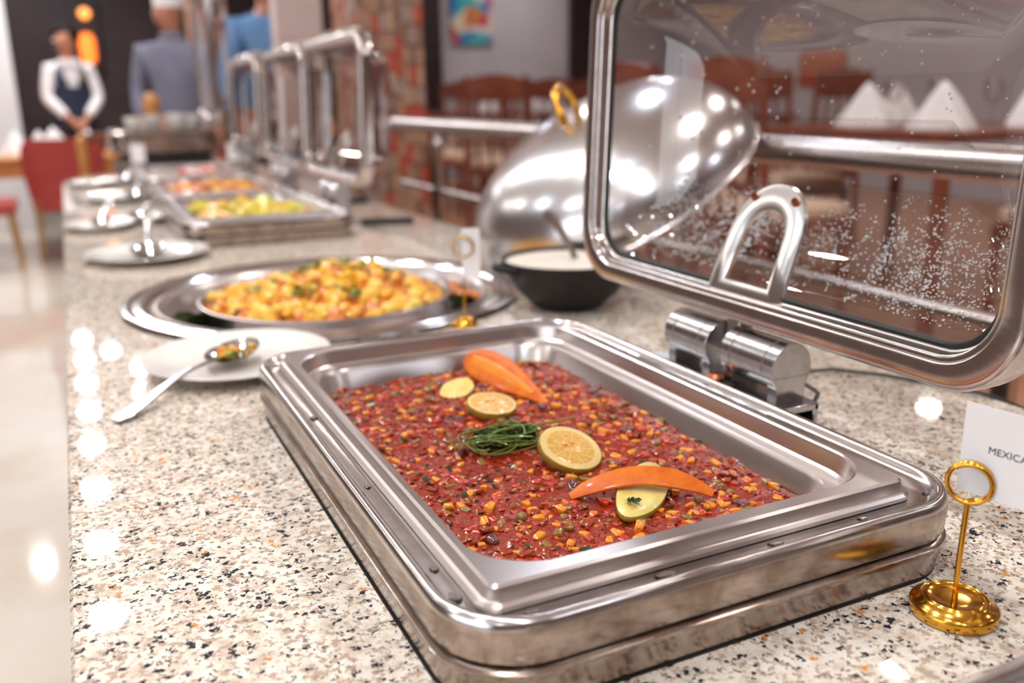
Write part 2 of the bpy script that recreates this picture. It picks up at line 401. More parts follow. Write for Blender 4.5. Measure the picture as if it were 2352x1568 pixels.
def build_chafer(label, group, drops):
    t = thing('chafing_dish', label, 'chafing dish', (0,0,Z0), 0, group)
    fr_ = finish('frame', shell_mesh('frame'), [M['steel_rim'], M['steel_worn']], t)
    for p in fr_.data.polygons:
        if p.center.z < -.0129 and abs(p.normal.z) < .3: p.material_index = 1
    finish('body', shell_mesh('body'), M['steel_worn'], t)
    finish('gap_shade', shell_mesh('gap_shade'), M['black_rubber'], t)  # black strip painting the shade of the gap between steel and granite
    # hinge shelf and barrels
    bm = BM(); box(bm, (.340,.170,-.0195), (.402,.372,-.0125), .0012); box(bm, (.396,.170,-.0610), (.402,.372,-.0130), .0012)
    sh = finish('hinge_shelf', bm, M['steel_hinge'], t)
    bm = BM(); lathe(bm, [(.003,0),(.008,.001),(.009,.005),(.006,.009),(.001,.010)], 20, (.357,.262,-.0125)); finish('shelf_knob', bm, M['copper'], sh)
    bm = BM(); lathe(bm, [(.0165,0),(.0165,.0006)], 28, (.360,.258,-.0126), cap1=True); finish('recess_shade', bm, M['black_rubber'], sh)  # flat black disc painting the dark of a recess, shelf is not hollowed
    My = Matrix.Rotation(-PI/2, 3, 'X')
    for a, b in ((.188,.262), (.283,.352)):
        bm = BM(); cx, cz, R_ = .384, .0165, .0235
        lathe(bm, [(.001,a+.001),(R_-.001,a+.001),(R_,a+.002),(R_,a+.0135),(R_-.0009,a+.0140),(R_-.0009,a+.0150),(R_,a+.0155),(R_,b-.0155),(R_-.0009,b-.015),(R_-.0009,b-.014),(R_,b-.0135),(R_,b-.001),(R_-.002,b),(.001,b)], 40, (cx,0,cz), True, True, M3=My)
        h = finish('hinge_barrel', bm, M['steel_hinge'], t)
        for y in (a, b-.012):
            bm = BM()
            L = [(cx-.0215, cz-.008), (cx-.0165,cz-.018), (cx-.0165,-.0125), (cx+.0165,-.0125), (cx+.0165,cz-.018), (cx+.0215, cz-.008)]
            loft(bm, [[(x,y+.0005,z) for x, z in L], [(x,y+.0115,z) for x, z in L]], True, True); finish('foot', bm, M['steel_hinge'], h, 20)
    lid = finish('lid', lid_frame_mesh(), M['steel_lid'], t)
    finish('gasket', lid_gasket_mesh(), M['black_rubber'], lid)
    finish('window', lid_glass_mesh(), M['lidglass' if drops else 'lidglass_far'], lid, 60)
    finish('hinge_arm', bracket_mesh(), M['steel_bracket'], lid, 40)
    for y in (.236, .291):
        bm = BM(); X = LX+.0165+(.157-.07)*.42-.0062
        Mx = Matrix.Rotation(-PI/2, 3, 'Y')
        lathe(bm, [(.0045,0),(.0042,.001),(.0022,.0014),(.002,.0004),(.0003,.0004)], 16, (X-.0002,y+.0,.1585), M3=Mx, cap1=True); finish('rivet', bm, M['copper'], lid)
    # lid arms down to the barrels
    bm = BM(); box(bm, (.384,.262,.010), (.402,.283,.0605), .002); finish('lid_arm', bm, M['steel_dark'], t)
    # bow handle on the far edge of the lid
    bm = BM(); hx, hz = LX+.026, LZ1-.004
    P = [(hx-.006,.17,hz+.000),(hx+.016,.168,hz+.016),(hx+.045,.172,hz+.020),(hx+.066,.19,hz+.006),(hx+.072,.26,hz-.006),(hx+.066,.33,hz+.006),(hx+.045,.348,hz+.02),(hx+.016,.352,hz+.016),(hx-.006,.35,hz)]
    tube(bm, P, .0075, 10); finish('handle', bm, M['steel_bracket'], lid)
    if drops:
        bm = BM()
        for x, y, s in ((.018,-.0125,.0030),(.105,-.0135,.0050),(.188,-.013,.0042),(.262,-.0125,.0030),(.332,-.005,.0040),(-.0125,.055,.0036),(-.0130,.185,.0028),(-.0125,.345,.0044),(-.0130,.02,.0045)):
            for v in bmesh.ops.create_uvsphere(bm, u_segments=20, v_segments=10, radius=1)['verts']:
                v.co = Vector((x+v.co.x*s*(1.5 if y < 0 else .8), y+v.co.y*s*(.8 if y < 0 else 1.5), -.0139+max(v.co.z,-.05)*s*.3))
        M['puddle'] = mat('water_bead', (1,1,1), .02, trans=1.); tag(finish('water_beads', bm, M['puddle'], t, 80), kind='stuff')
        r = random.Random(3); bm = BM()
        streaks = []
        for _ in range(150):
            y = r.uniform(.02,.5); 
            if .205 < y < .325 and r.random() < .55: continue
            streaks.append((y, r.uniform(.085,.135), r.uniform(.02,.085)))
        n = 0
        ico = bmesh.new(); bmesh.ops.create_icosphere(ico, subdivisions=2, radius=1); iv = [v.co.copy() for v in ico.verts]; ifc = [[v.index for v in f.verts] for f in ico.faces]; ico.free()
        def drop(y, z, s):
            s *= 1+1.3*y; x = glass_x(y, z) - s*.15; e = .002
            nx = Vector((-1, (glass_x(y+e,z)-glass_x(y-e,z))/(2*e), (glass_x(y,z+e)-glass_x(y,z-e))/(2*e))).normalized()
            q = Vector((0,0,1)).rotation_difference(nx).to_matrix(); st = r.uniform(1,1.5)
            vs = [bm.verts.new(Vector((x,y,z)) + q @ Vector((v.x*s, v.y*s, v.z*s*.55))) for v in iv]
            for f in ifc: bm.faces.new([vs[k] for k in f])
        for y, zt, ln in streaks:
            for k in range(int(ln*500)):
                zz = zt - ln*.5 + ln*r.random(); yy = y + r.gauss(0,.0042)
                if not (.002 < yy < .515 and .078 < zz < .24): continue
                drop(yy, zz, r.uniform(.00042,.00092) * (1.35 if r.random() < .08 else 1))
        for _ in range(260):
            drop(r.uniform(.01,.51), .08+.28*r.random(), r.uniform(.0006,.0013))
        tag(finish('condensation', bm, M['water'], lid, 0 or 80), kind='stuff')
    return t
main_ch = build_chafer('large open chafing dish in the foreground under a wet clear lid', 'drop-in chafing dishes along the counter', True)
for k in kids(main_ch):
    if k.name.startswith('body'): k['label'] = 'water-stained steel side wall'
proto = build_chafer('open drop-in chafing dish nearest behind the round tray', 'drop-in chafing dishes along the counter', False)
lab = ['open drop-in chafing dish just beyond the round tray, its upright lid against the brick pillar',
       'middle one of the three small upright-lidded chafing dishes beyond the round tray',
       'farthest drop-in chafing dish, its lid before the blue-shirted person']
chs = []
for k, (x, y) in enumerate(((.058,1.69),(.062,2.29),(.066,3.0))):
    c = proto if k == 0 else copy_tree(proto)
    c.location = (x, y, Z0); c['label'] = lab[k]; chs.append(c)
c = copy_tree(proto); c.location = (0,-.709,Z0); c['label'] = 'neighbouring chafing dish cut off at the bottom right corner of the photo'

def mkpan(label, loc):
    t = finish('food_pan', pan_mesh(), M['steel_pan'], None, 24, loc); return tag(t, label, 'food pan', 'rectangular steel food pans in the chafing dishes')
main_pan = mkpan('large rectangular steel food pan filled with red bean stew', (0,0,Z0))
pan_l = ['steel food pan of yellow vegetables in the chafing dish nearest the round tray', 'steel food pan of mixed roasted vegetables in the middle far chafing dish', 'steel food pan with red and white food in the farthest drop-in chafing dish']
pans = []
for c_, l in zip(chs, pan_l):
    q = main_pan.copy(); C.objects.link(q); q.location = c_.location; q['label'] = l; pans.append(q)

# ------------------------------------------------------------------ foods
M['sauce'] = noisy('tomato_sauce', (.22,.013,.002), (.35,.032,.005), 120, .2, .6, coat=.15, spec=.35, bscale=420, lo=.3, hi=.7)
M['corn'] = noisy('corn_yellow', (.84,.34,.012), (.74,.19,.004), 160, .25, coat=.3)
M['pepper_red'] = noisy('red_pepper_flesh', (.50,.022,.006), (.58,.06,.010), 110, .2, coat=.6)
M['pepper_orange'] = noisy('orange_pepper_flesh', (.72,.16,.02), (.60,.09,.015), 110, .22, coat=.6)
M['olive'] = noisy('olive_green_flesh', (.22,.17,.03), (.32,.13,.025), 130, .22, coat=.6)
M['onion'] = noisy('stewed_onion', (.27,.028,.008), (.36,.065,.016), 110, .2, coat=.6)
M['bean'] = noisy('kidney_bean_skin', (.07,.010,.012), (.14,.03,.03), 80, .22, coat=.6)
M['herb_dark'] = noisy('dark_herb_leaf', (.014,.024,.004), (.035,.055,.008), 150, .5, spec=.2)
def blob_mesh(name, kind, s, m, seed):
    """small food pieces, 20 to 80 triangles"""
    r = random.Random(seed); bm = BM()
    if kind == 'round': bmesh.ops.create_icosphere(bm, subdivisions=2, radius=1)
    else:
        bmesh.ops.create_cube(bm, size=1.7)
        bmesh.ops.bevel(bm, geom=bm.edges[:], offset=.28, segments=1, affect='EDGES')
    for v in bm.verts:
        k = 1 + .16*mnoise.noise(v.co*1.4 + Vector((seed*3.1,0,0)))
        v.co = Vector((v.co.x*s[0]*k, v.co.y*s[1]*k, v.co.z*s[2]*k))
        if kind == 'kernel': v.co.x *= (.72 + .28*(v.co.y/s[1])*.6 + .1)
        if kind == 'bean': v.co.x += .35*s[0]*(v.co.y/s[1])**2
        if kind == 'bent': v.co.z += .5*s[0]*(v.co.y/s[1])**2
    me = bpy.data.meshes.new(name); bm.to_mesh(me); bm.free(); me.materials.append(m); me.shade_smooth()
    if kind not in ('round','bean'): me.set_sharp_from_angle(angle=math.radians(50))
    return me
ROT = lambda r, tilt=.5: (r.uniform(-tilt,tilt), r.uniform(-tilt,tilt), r.uniform(0,2*PI))
def piece(name, me, parent, loc, rot, sc=1):
    o = bpy.data.objects.new(name, me); C.objects.link(o); o.parent = parent; o.location = loc; o.rotation_euler = rot; o.scale = (sc,)*3; return o
def sauce_h(x, y):
    p = Vector((x,y,0))
    return -.0365 + .0035*mnoise.noise(p*14) + .0024*mnoise.noise(p*45) + .0020*mnoise.noise(p*120) + .0010*mnoise.noise(p*270) - .0022*max(0, 1-abs(y-.09)/.08)*max(0,(x-.18)/.12)
def stew_surface():
    bm = BM(); nx, ny = 150, 250; x0, x1, y0, y1 = .021, GX-.021, .028, GY-.028; g = []
    for j in range(ny+1):
        row = []
        for i in range(nx+1):
            x = x0+(x1-x0)*i/nx; y = y0+(y1-y0)*j/ny
            # round the corners
            rx, ry = .040, .040; cx = min(max(x, x0+rx), x1-rx); cy = min(max(y, y0+ry), y1-ry)
            d = math.hypot(x-cx, y-cy)
            if d > rx and x != cx and y != cy: x, y = cx+(x-cx)*rx/d, cy+(y-cy)*rx/d
            row.append(bm.verts.new((x, y, sauce_h(x,y))))
        g.append(row)
    for j in range(ny):
        for i in range(nx): bm.faces.new((g[j][i], g[j][i+1], g[j+1][i+1], g[j+1][i]))
    bmesh.ops.remove_doubles(bm, verts=bm.verts[:], dist=1e-6)
    return bm
stew = thing('bean_stew', 'red mexican bean stew with corn and peppers filling the big steel pan', 'stew', (0,0,Z0))
finish('sauce', stew_surface(), M['sauce'], stew, 80)
kinds = [
 ('corn_kernel', 'kernel', (.0041,.0052,.0030), 'corn', 230, .30),
 ('pepper_piece', 'cube', (.0038,.0046,.0026), 'pepper_red', 230, .25),
 ('carrot_dice', 'cube', (.0036,.0042,.0028), 'pepper_orange', 120, .3),
 ('olive_slice', 'bent', (.0036,.0050,.0018), 'olive', 130, .3),
 ('onion_piece', 'bent', (.0042,.0056,.0016), 'onion', 240, .35),
 ('kidney_bean', 'bean', (.0046,.0085,.0042), 'bean', 46, .25),
 ('pea', 'round', (.0040,.0040,.0038), 'olive', 26, .2),
 ('herb_flake', 'bent', (.0022,.0038,.0005), 'herb_dark', 170, .5)]
r = random.Random(11)
def inpan(x, y): return .026 < x < GX-.026 and .032 < y < GY-.032 and not (min(x-.021, GX-.021-x) < .03 and min(y-.028, GY-.028-y) < .03 and math.hypot(.03-min(x-.021, GX-.021-x), .03-min(y-.028, GY-.028-y)) > .029)
grid_used = {}
for nm, kd, s, mt, cnt, tl in kinds:
    ms = [blob_mesh(nm, kd, s, M[mt], k+1) for k in range(4)]
    for _ in range(cnt):
        for tries in range(8):
            x, y = r.uniform(.022,GX-.022), r.uniform(.03,GY-.03)
            if inpan(x, y) and all(math.hypot(x-a, y-b) > .0062 for a, b in grid_used.get((int(x/.012), int(y/.012)), [])): break
        if not inpan(x, y): continue
        grid_used.setdefault((int(x/.012), int(y/.012)), []).append((x, y))
        sink = {'kidney_bean': -.0008, 'herb_flake': .0006, 'corn_kernel': .0004, 'pea': .0008}.get(nm, 0.0)
        piece(nm, r.choice(ms), stew, (x, y, sauce_h(x,y)+sink+r.uniform(-.0018,.0004)), ROT(r, tl), r.uniform(.65,1.15))
# crumbs of vegetable too small to pick apart
bm = BM(); crumb = [bmesh.new() for _ in range(1)]
bmesh.ops.create_cube(crumb[0], size=1.6); bmesh.ops.bevel(crumb[0], geom=crumb[0].edges[:], offset=.3, segments=1, affect='EDGES')
cv = [v.co.copy() for v in crumb[0].verts]; cf = [[v.index for v in f.verts] for f in crumb[0].faces]; crumb[0].free()
cm = ['pepper_red','onion','pepper_orange','olive','sauce','corn','herb_dark']
for _ in range(2300):
    x, y = r.uniform(.022,GX-.022), r.uniform(.03,GY-.03)
    if not inpan(x, y): continue
    R3 = Matrix.Rotation(r.uniform(0,6.28), 3, 'Z') @ Matrix.Rotation(r.uniform(-.6,.6), 3, 'X')
    s = (r.uniform(.0009,.0024), r.uniform(.0012,.0034), r.uniform(.0007,.0014)); p = Vector((x, y, sauce_h(x,y)+r.uniform(-.0005,.0006)))
    vs = [bm.verts.new(p + R3 @ Vector((v.x*s[0], v.y*s[1], v.z*s[2]))) for v in cv]
    k = r.choices(range(7), (30,26,6,8,40,2,5))[0]
    for f in cf: bm.faces.new([vs[i] for i in f]).material_index = k
tag(finish('vegetable_crumbs', bm, [M[c] for c in cm], stew, 50), kind='stuff')

# garnish on the stew
M['carrot'] = noisy('roasted_carrot', (.74,.18,.005), (.60,.105,.002), 70, .42, .25, coat=.12, spec=.3)
M['carrot_core'] = noisy('carrot_core', (.82,.25,.010), (.74,.20,.006), 60, .42, .2, coat=.12, spec=.3)
M['lime_flesh'] = mat('lime_flesh', (.82,.52,.13), .35, coat=.08)
t = NT(M['lime_flesh']); tc = t.coord(); sp = t.n('ShaderNodeSeparateXYZ'); t.l(tc, sp.inputs[0])
ang = t.math('ARCTAN2', sp.outputs[1], sp.outputs[0]); wv = t.math('ABSOLUTE', t.math('SINE', t.math('MULTIPLY', ang, 5.0)))
ln_ = t.n('ShaderNodeVectorMath', operation='LENGTH'); t.l(tc, ln_.inputs[0])
rim = t.math('GREATER_THAN', ln_.outputs['Value'], .0205)
ray = t.math('LESS_THAN', wv, .16); nf, _ = t.noise(tc, 320, 3)
t.base(t.mix(t.math('MAXIMUM', t.math('MULTIPLY', ray, .8), rim), t.ramp(nf, [(.35,(.60,.28,.03)),(.65,(.74,.44,.10))]), (.76,.54,.20))); t.bump(nf, .4, .001)
M['lime_rind'] = noisy('browned_lime_rind', (.36,.22,.025), (.24,.15,.02), 110, .35, .2, coat=.3)
M['zuc_flesh'] = noisy('zucchini_flesh', (.80,.68,.26), (.72,.52,.12), 70, .35, .25, coat=.3)
M['zuc_skin'] = noisy('zucchini_skin', (.30,.30,.03), (.44,.42,.07), 60, .3, .2, coat=.4)
M['stem'] = noisy('green_herb_stem', (.10,.17,.02), (.20,.27,.04), 200, .3, coat=.3)
def carrot(name, label, pts, rads, lead, flat=.45, core=True):
    """a carrot cut lengthways: rounded back, flat orange face up with a pale core"""
    o = thing(name, label, 'carrot', pts[0]); bm = BM(); P = [Vector(p)-Vector(pts[0]) for p in pts]; n = 20; loops = []
    for i, p in enumerate(P):
        d = (P[min(i+1,len(P)-1)] - P[max(i-1,0)]).normalized(); s = d.cross(Vector(lead)).normalized(); w = s.cross(d).normalized(); rr_ = rads[i]
        L = []
        for k in range(n):
            a = 2*PI*k/n; hgt = math.sin(a); L.append(p + s*rr_*math.cos(a)*(1 if hgt < 0 else 1) + w*rr_*(hgt*flat if hgt < 0 else (hgt**.6)*.16 if hgt > 0 else 0))
        loops.append(L)
    loft(bm, loops, True, True); finish('flesh', bm, M['carrot'], o, 50)
    if not core: return o
    bm = BM(); loops = []
    for i, p in enumerate(P[1:-2], 1):
        d = (P[i+1]-P[i-1]).normalized(); s = d.cross(Vector(lead)).normalized(); w = s.cross(d).normalized(); k = rads[i]
        loops.append([p + s*k*.34*math.cos(a) + w*(k*.155 + .0006*math.sin(a)) for a in [2*PI*q/10 for q in range(10)]])
    loft(bm, loops, True, True); finish('core', bm, M['carrot_core'], o, 50)
    return o
# back carrot: blunt end by the pan's far wall, tip towards the middle
P = []; A = Vector((.192,.512,-.020)); B = Vector((.2145,.332,-.0345))
A = Vector((.188,.476,-.0195)); B = Vector((.2125,.335,-.0335))
for k in range(13):
    f = k/12; P.append(A.lerp(B, f) + Vector((.002*math.sin(f*PI), 0, .002*math.sin(f*PI)+Z0)))
carrot('halved_carrot', 'plump orange carrot half at the back of the stew', P, [.007,.0145,.0178,.0188,.019,.0185,.017,.015,.0125,.010,.0075,.005,.0022], (-.52,-.60,.62))
P = []; A = Vector((.128,.139,-.0325)); B = Vector((.219,.0865,-.028))
for k in range(13):
    f = k/12; q = A.lerp(B, f); P.append(q + Vector((.006*math.sin(f*PI), .008*math.sin(f*PI), .0115*math.sin(f*PI)**.8+Z0)))
carrot('halved_carrot', 'slim curved carrot slice bridging the front zucchini slice', P, [.003,.0055,.0072,.008,.0085,.0088,.0090,.0090,.0088,.0082,.007,.005,.003], (-.30,-.42,.9), .5, False)
def lime(label, c, R_, th, tx, ty):
    o = thing('lime_slice', label, 'lime', (c[0], c[1], c[2]+Z0)); o.rotation_euler = (tx, ty, .4)
    bm = BM(); pr = [(.0006,0),(R_*.5,.0003),(R_*.88,.0002),(R_*.955,-.0002)]; lathe(bm, pr, 48, cap0=True); 
    for v in bm.verts: v.co.z += .0006*mnoise.noise(v.co*300)
    finish('flesh', bm, M['lime_flesh'], o, 60)
    bm = BM(); lathe(bm, [(R_*.95,-.0003),(R_*.975,-.0002),(R_,-.0015),(R_*.99,-th*.5),(R_*.93,-th*.9),(R_*.7,-th*1.05),(.001,-th*1.1)], 48, cap1=True); finish('rind', bm, M['lime_rind'], o, 60)
    bm = BM()
    for a, q in ((.5,.005),(1.9,.004),(2.3,.006)): 
        vs = bmesh.ops.create_icosphere(bm, subdivisions=1, radius=.0011)['verts']
        for v in vs: v.co = Vector((v.co.x+q*math.cos(a), v.co.y*1.5+q*math.sin(a), v.co.z*.5+.0007))
    finish('pips', bm, M['carrot_core'], o)
    return o
lime('flat lime slice lying beside the back carrot', (.1575,.343,-.0265), .0245, .0105, .16, -.02)
lime('browned lime slice tilted up behind the front carrot', (.1645,.203,-.0230), .0275, .0100, .40, -.04)
def wedge(name, label, c, rz, lx, ly, th, tilt=(0,0)):
    o = thing(name, label, 'zucchini', (c[0],c[1],c[2]+Z0), rz); o.rotation_euler = (tilt[0], tilt[1], rz)
    bm = BM(); n = 32; loops = []
    for q, z in ((1.0,0),(.985,.0007),(.5,.0012)):
        loops.append([(lx*q*math.cos(a)*(1+.05*math.sin(3*a)), ly*q*math.sin(a), z + (.0006*math.sin(a*5) if q==.5 else 0)) for a in [2*PI*k/n for k in range(n)]])
    loft(bm, loops, False, True); finish('flesh', bm, M['zuc_flesh'], o, 60)
    bm = BM(); loft(bm, [[(lx*q*math.cos(a)*(1+.05*math.sin(3*a)), ly*q*math.sin(a), z) for a in [2*PI*k/n for k in range(n)]] for q, z in ((.995,.0002),(1.01,-.002),(.97,-th*.6),(.8,-th))], False, True)
    finish('skin', bm, M['zuc_skin'], o, 60); return o
wedge('zucchini_slice', 'small zucchini wedge tucked under the back carrot', (.1485,.408,-.0300), .35, .0185, .0165, .006, (.12,-.28))
wedge('zucchini_slice', 'long zucchini slice under the front carrot', (.1795,.1195,-.0290), .78, .0450, .0180, .0085, (.06,-.05))
# parsley leaf stuck on the zucchini
bm = BM()
for k in range(7):
    a = k*.9; p = Vector((.0035*math.cos(a), .0035*math.sin(a), .0004*k)); q = .0035
    vs = [bm.verts.new(p+Vector((q*math.cos(a+b)*s_, q*math.sin(a+b)*s_, .0012*math.sin(b*2)))) for b, s_ in ((0,1),(1.2,.5),(2.2,.9),(3.3,.5),(4.3,1),(5.3,.5))]
    bm.faces.new(vs)
tag(finish('parsley_leaf', bm, M['herb_dark'], None, 0, (.1585,.1015,Z0-.0272)), 'dark parsley leaf stuck on the front zucchini slice', 'herb')
# herb bundle: looping stems and dark leaves
hb = thing('herb_bundle', 'tangled bundle of cooked green herb stems and dark leaves between the lime slices', 'herbs', (.128,.262,Z0-.036))
r = random.Random(5)
for k in range(20):
    bm = BM(); pts = []; ph = r.uniform(0,6.28); a0 = r.uniform(.016,.037); b0 = r.uniform(.009,.023); rz = r.uniform(-.55,.15)+.0; cx, cy = r.uniform(-.006,.010), r.uniform(-.007,.009); arc = r.uniform(2.6,5.8); zz = r.uniform(.003,.012)
    for q in range(22):
        f = q/21; a = ph + arc*f; x, y = a0*math.cos(a), b0*math.sin(a)*(1+.15*math.sin(3*a+k))
        pts.append((cx + x*math.cos(rz)-y*math.sin(rz)+.012*math.sin(rz), cy + x*math.sin(rz)+y*math.cos(rz), zz + .003*math.sin(a*2+k) + .001*k/26))
    tube(bm, pts, r.uniform(.00045,.00085), 6); finish('stem', bm, M['stem'], hb)
for sgn in (0, 1):
    bm = BM(); tube(bm, [(-.03,-.01+.004*sgn,.010),(0,.000,.014),(.03,.004,.012),(.055,.008-.002*sgn,.010),(.072+.008*sgn,.010,.009)], .0008, 6); finish('stem', bm, M['stem'], hb)
bm = BM()
for k in range(260):
    a = r.uniform(0,6.28); q = math.sqrt(r.random()); c0 = Vector((.008+.030*q*math.cos(a), .003+.020*q*math.sin(a), .003+.013*r.random()*(1-q*.4))); R3 = Matrix.Rotation(r.uniform(0,6.28),3,'Z') @ Matrix.Rotation(r.uniform(-1.1,1.1),3,'X'); s_ = r.uniform(.0035,.0065)
    vs = [bm.verts.new(c0 + R3 @ Vector((s_*u, s_*.55*v, s_*.3*w))) for u, v, w in ((-1,0,0),(-.3,-.8,.5),(.5,-.6,.2),(1,0,-.3),(.4,.7,.4),(-.4,.7,0))]
    bm.faces.new(vs)
tag(finish('leaves', bm, M['herb_dark'], hb, 0), kind='stuff')

# ------------------------------------------------------------------ round tray with the yellow dish
TX, TY, TZ = .184, 1.062, CT
tr = thing('round_tray', 'wide round polished steel buffet tray holding the bowl of yellow food', 'tray', (TX,TY,TZ))
bm = BM(); lathe(bm, [(.306,.0002),(.319,.0008),(.3215,.0035),(.3200,.0075),(.315,.0092),(.309,.0090),(.3055,.0072),(.302,.0062),(.297,.0068),(.2935,.0088),(.289,.0092),(.2855,.0070),(.282,.0015),(.272,-.0010),(.262,-.0012)], 96)
finish('rim', bm, M['steel'], tr, 50)
bm = BM(); lathe(bm, [(.270,.0040),(.2665,.0046),(.264,.0030),(.258,-.006),(.250,-.020),(.245,-.0335),(.235,-.0360),(.12,-.0368),(.001,-.037)], 96, cap1=True)
finish('well', bm, M['steel_pan'], tr, 50)
ib = thing('round_pan', 'round steel inner pan heaped with yellow cauliflower and potatoes', 'food pan', (.176,1.03,CT-.036))
bm = BM(); lathe(bm, [(.19,.0),(.193,.004),(.198,.042),(.2015,.0445),(.2015,.0465),(.199,.0475),(.1955,.046),(.193,.040),(.188,.012),(.02,.010)], 80, cap0=True, cap1=True); finish('bowl', bm, M['steel_pan'], ib, 50)
M['curry_y'] = noisy('turmeric_yellow_potato', (.86,.50,.02), (.80,.34,.012), 90, .38, .3, coat=.35)
M['curry_o'] = noisy('spiced_orange_potato', (.76,.25,.015), (.55,.12,.012), 90, .36, .3, coat=.35)
M['curry_p'] = noisy('pale_cauliflower', (.86,.62,.13), (.85,.46,.05), 120, .45, .5)
M['curry_b'] = noisy('browned_onion', (.24,.07,.018), (.42,.15,.03), 90, .35, .3, coat=.35)
M['leaf'] = noisy('fresh_green_leaf', (.09,.19,.02), (.18,.26,.03), 90, .45)
yf = thing('cauliflower_curry', 'heap of turmeric-yellow cauliflower and potato curry with green herbs', 'curry', (.176,1.03,CT+.003))
def heap(x, y):
    q = math.hypot(x, y)/.19; 
    if q > 1: return 0
    k = math.exp(-((x-.03)**2+(y-.01)**2)/(2*.085**2))
    return -.002 + .043*k*(1-q**3) + .005*(mnoise.noise(Vector((x,y,0))*28)) + .006*(1-q)
bm = BM(); loops = []
for j in range(1, 26):
    q = .1905*j/25; loops.append([(q*math.cos(a), q*math.sin(a), heap(q*math.cos(a), q*math.sin(a))) for a in [2*PI*k/72 for k in range(72)]])
loft(bm, loops, True); finish('base', bm, M['curry_o'], yf, 60)
r = random.Random(21)
for nm, kd, s, mt, cnt in (('potato_piece','cube',(.0125,.0155,.0095),'curry_y',210),('potato_piece','cube',(.010,.014,.009),'curry_o',120),('cauliflower_floret','round',(.0135,.0125,.011),'curry_p',130),('onion_piece','bent',(.007,.011,.0035),'curry_b',190)):
    ms = [blob_mesh(nm, kd, s, M[mt], 30+k) for k in range(4)]
    for _ in range(cnt):
        a = r.uniform(0,6.28); q = .183*math.sqrt(r.random()); x, y = q*math.cos(a), q*math.sin(a)
        piece(nm, r.choice(ms), yf, (x, y, heap(x,y)+r.uniform(-.003,.004)), ROT(r,.9), r.uniform(.55,1.15))
def leafmesh(name, s, m, seed):
    r_ = random.Random(seed); bm = BM()
    for k in range(5):
        a = k*1.26+r_.random(); c0 = Vector((s*.6*math.cos(a), s*.6*math.sin(a), s*.2*r_.random()))
        bm.faces.new([bm.verts.new(c0+Vector((s*.6*u*math.cos(a)-s*.35*v*math.sin(a), s*.6*u*math.sin(a)+s*.35*v*math.cos(a), s*.3*w))) for u, v, w in ((-1,0,0),(-.2,-1,.6),(1,0,.1),(-.2,1,.5))])
    me = bpy.data.meshes.new(name); bm.to_mesh(me); bm.free(); me.materials.append(m); return me
lm = [leafmesh('herb_leaf', .009, M['leaf'], k) for k in range(3)]
for cx, cy in ((-.03,.02),(.07,.02),(-.05,-.06),(.10,.00),(.0,.07),(-.1,.03),(.02,-.1),(.04,-.02)):
    for _ in range(11):
        x, y = cx+r.gauss(0,.013), cy+r.gauss(0,.013); piece('herb_leaf', r.choice(lm), yf, (x,y,heap(x,y)+.009), ROT(r,.6), r.uniform(.6,1.1))
# greens and scraps on the tray floor outside the bowl
gr = thing('garnish_greens', 'dark leafy greens on the left floor of the round tray', 'garnish', (-.035,1.035,CT-.034))
lm2 = [leafmesh('leaf', .017, M['herb_dark'], 9+k) for k in range(3)]
for _ in range(46): piece('leaf', r.choice(lm2), gr, (r.gauss(-.008,.010), r.gauss(-.02,.028), r.uniform(.004,.024)), ROT(r,1), r.uniform(.7,1.2))
gr = thing('garnish_greens', 'green and orange garnish on the right floor of the round tray', 'garnish', (.405,1.04,CT-.034))
om = blob_mesh('orange_slice', 'round', (.015,.015,.008), M['curry_o'], 3)
for k in range(34): piece('leaf', lm2[k%3], gr, (r.gauss(0,.012), r.gauss(-.02,.04), r.uniform(.003,.016)), ROT(r,1), r.uniform(.6,1))
for k in range(5): piece('orange_slice', om, gr, (r.gauss(.005,.008), -.05+.025*k, .020), ROT(r,.5), 1)

# shallow foods of the far chafing dishes
def strip_food(label, name, c_, cols, n, seed, z=-.034, xr=(.03,.28), yr=(.05,.47)):
    t = thing(name, label, 'food', (c_.location.x, c_.location.y, Z0))
    bm = BM(); box(bm, (.032,.04,-.056), (.278,.476,z-.004), .004); finish('base', bm, M['curry_b'], t, 0)
    r_ = random.Random(seed)
    for mt, s, pn, w in cols:
        ms = [blob_mesh(pn, 'cube', s, M[mt], seed+k) for k in range(3)]
        for _ in range(int(n*w)):
            piece(pn, r_.choice(ms), t, (r_.uniform(*xr), r_.uniform(*yr), z+r_.uniform(-.002,.008)), ROT(r_,.7), r_.uniform(.6,1.1))
M['white_food'] = mat('white_salad', (.8,.77,.72), .4); M['pink_food'] = mat('red_tomato_wedge', (.75,.08,.04), .3, coat=.4)
M['green_y'] = noisy('yellow_green_squash', (.62,.60,.06), (.78,.66,.10), 40, .35, coat=.3)
strip_food('yellow and green squash pieces in the chafing dish nearest the round tray', 'squash_dish', chs[0], [('curry_o',(.022,.026,.010),'carrot_piece',.3),('green_y',(.028,.04,.012),'squash_piece',.5),('curry_y',(.022,.03,.012),'potato_piece',.3)], 90, 40, -.030)
strip_food('colourful roasted vegetables in the middle far chafing dish', 'roast_vegetables', chs[1], [('curry_y',(.018,.02,.012),'potato_piece',.5),('curry_o',(.018,.022,.012),'carrot_piece',.4),('pepper_red',(.018,.025,.008),'pepper_piece',.25),('leaf',(.014,.02,.006),'herb_leaf',.18)], 130, 50, -.022)
strip_food('red and white pieces in the farthest drop-in chafing dish', 'tomato_dish', chs[2], [('white_food',(.022,.03,.012),'white_piece',.35),('pink_food',(.022,.028,.012),'tomato_piece',.4),('curry_o',(.018,.02,.01),'carrot_piece',.3)], 60, 60, -.026, (.16,.275), (.05,.47))

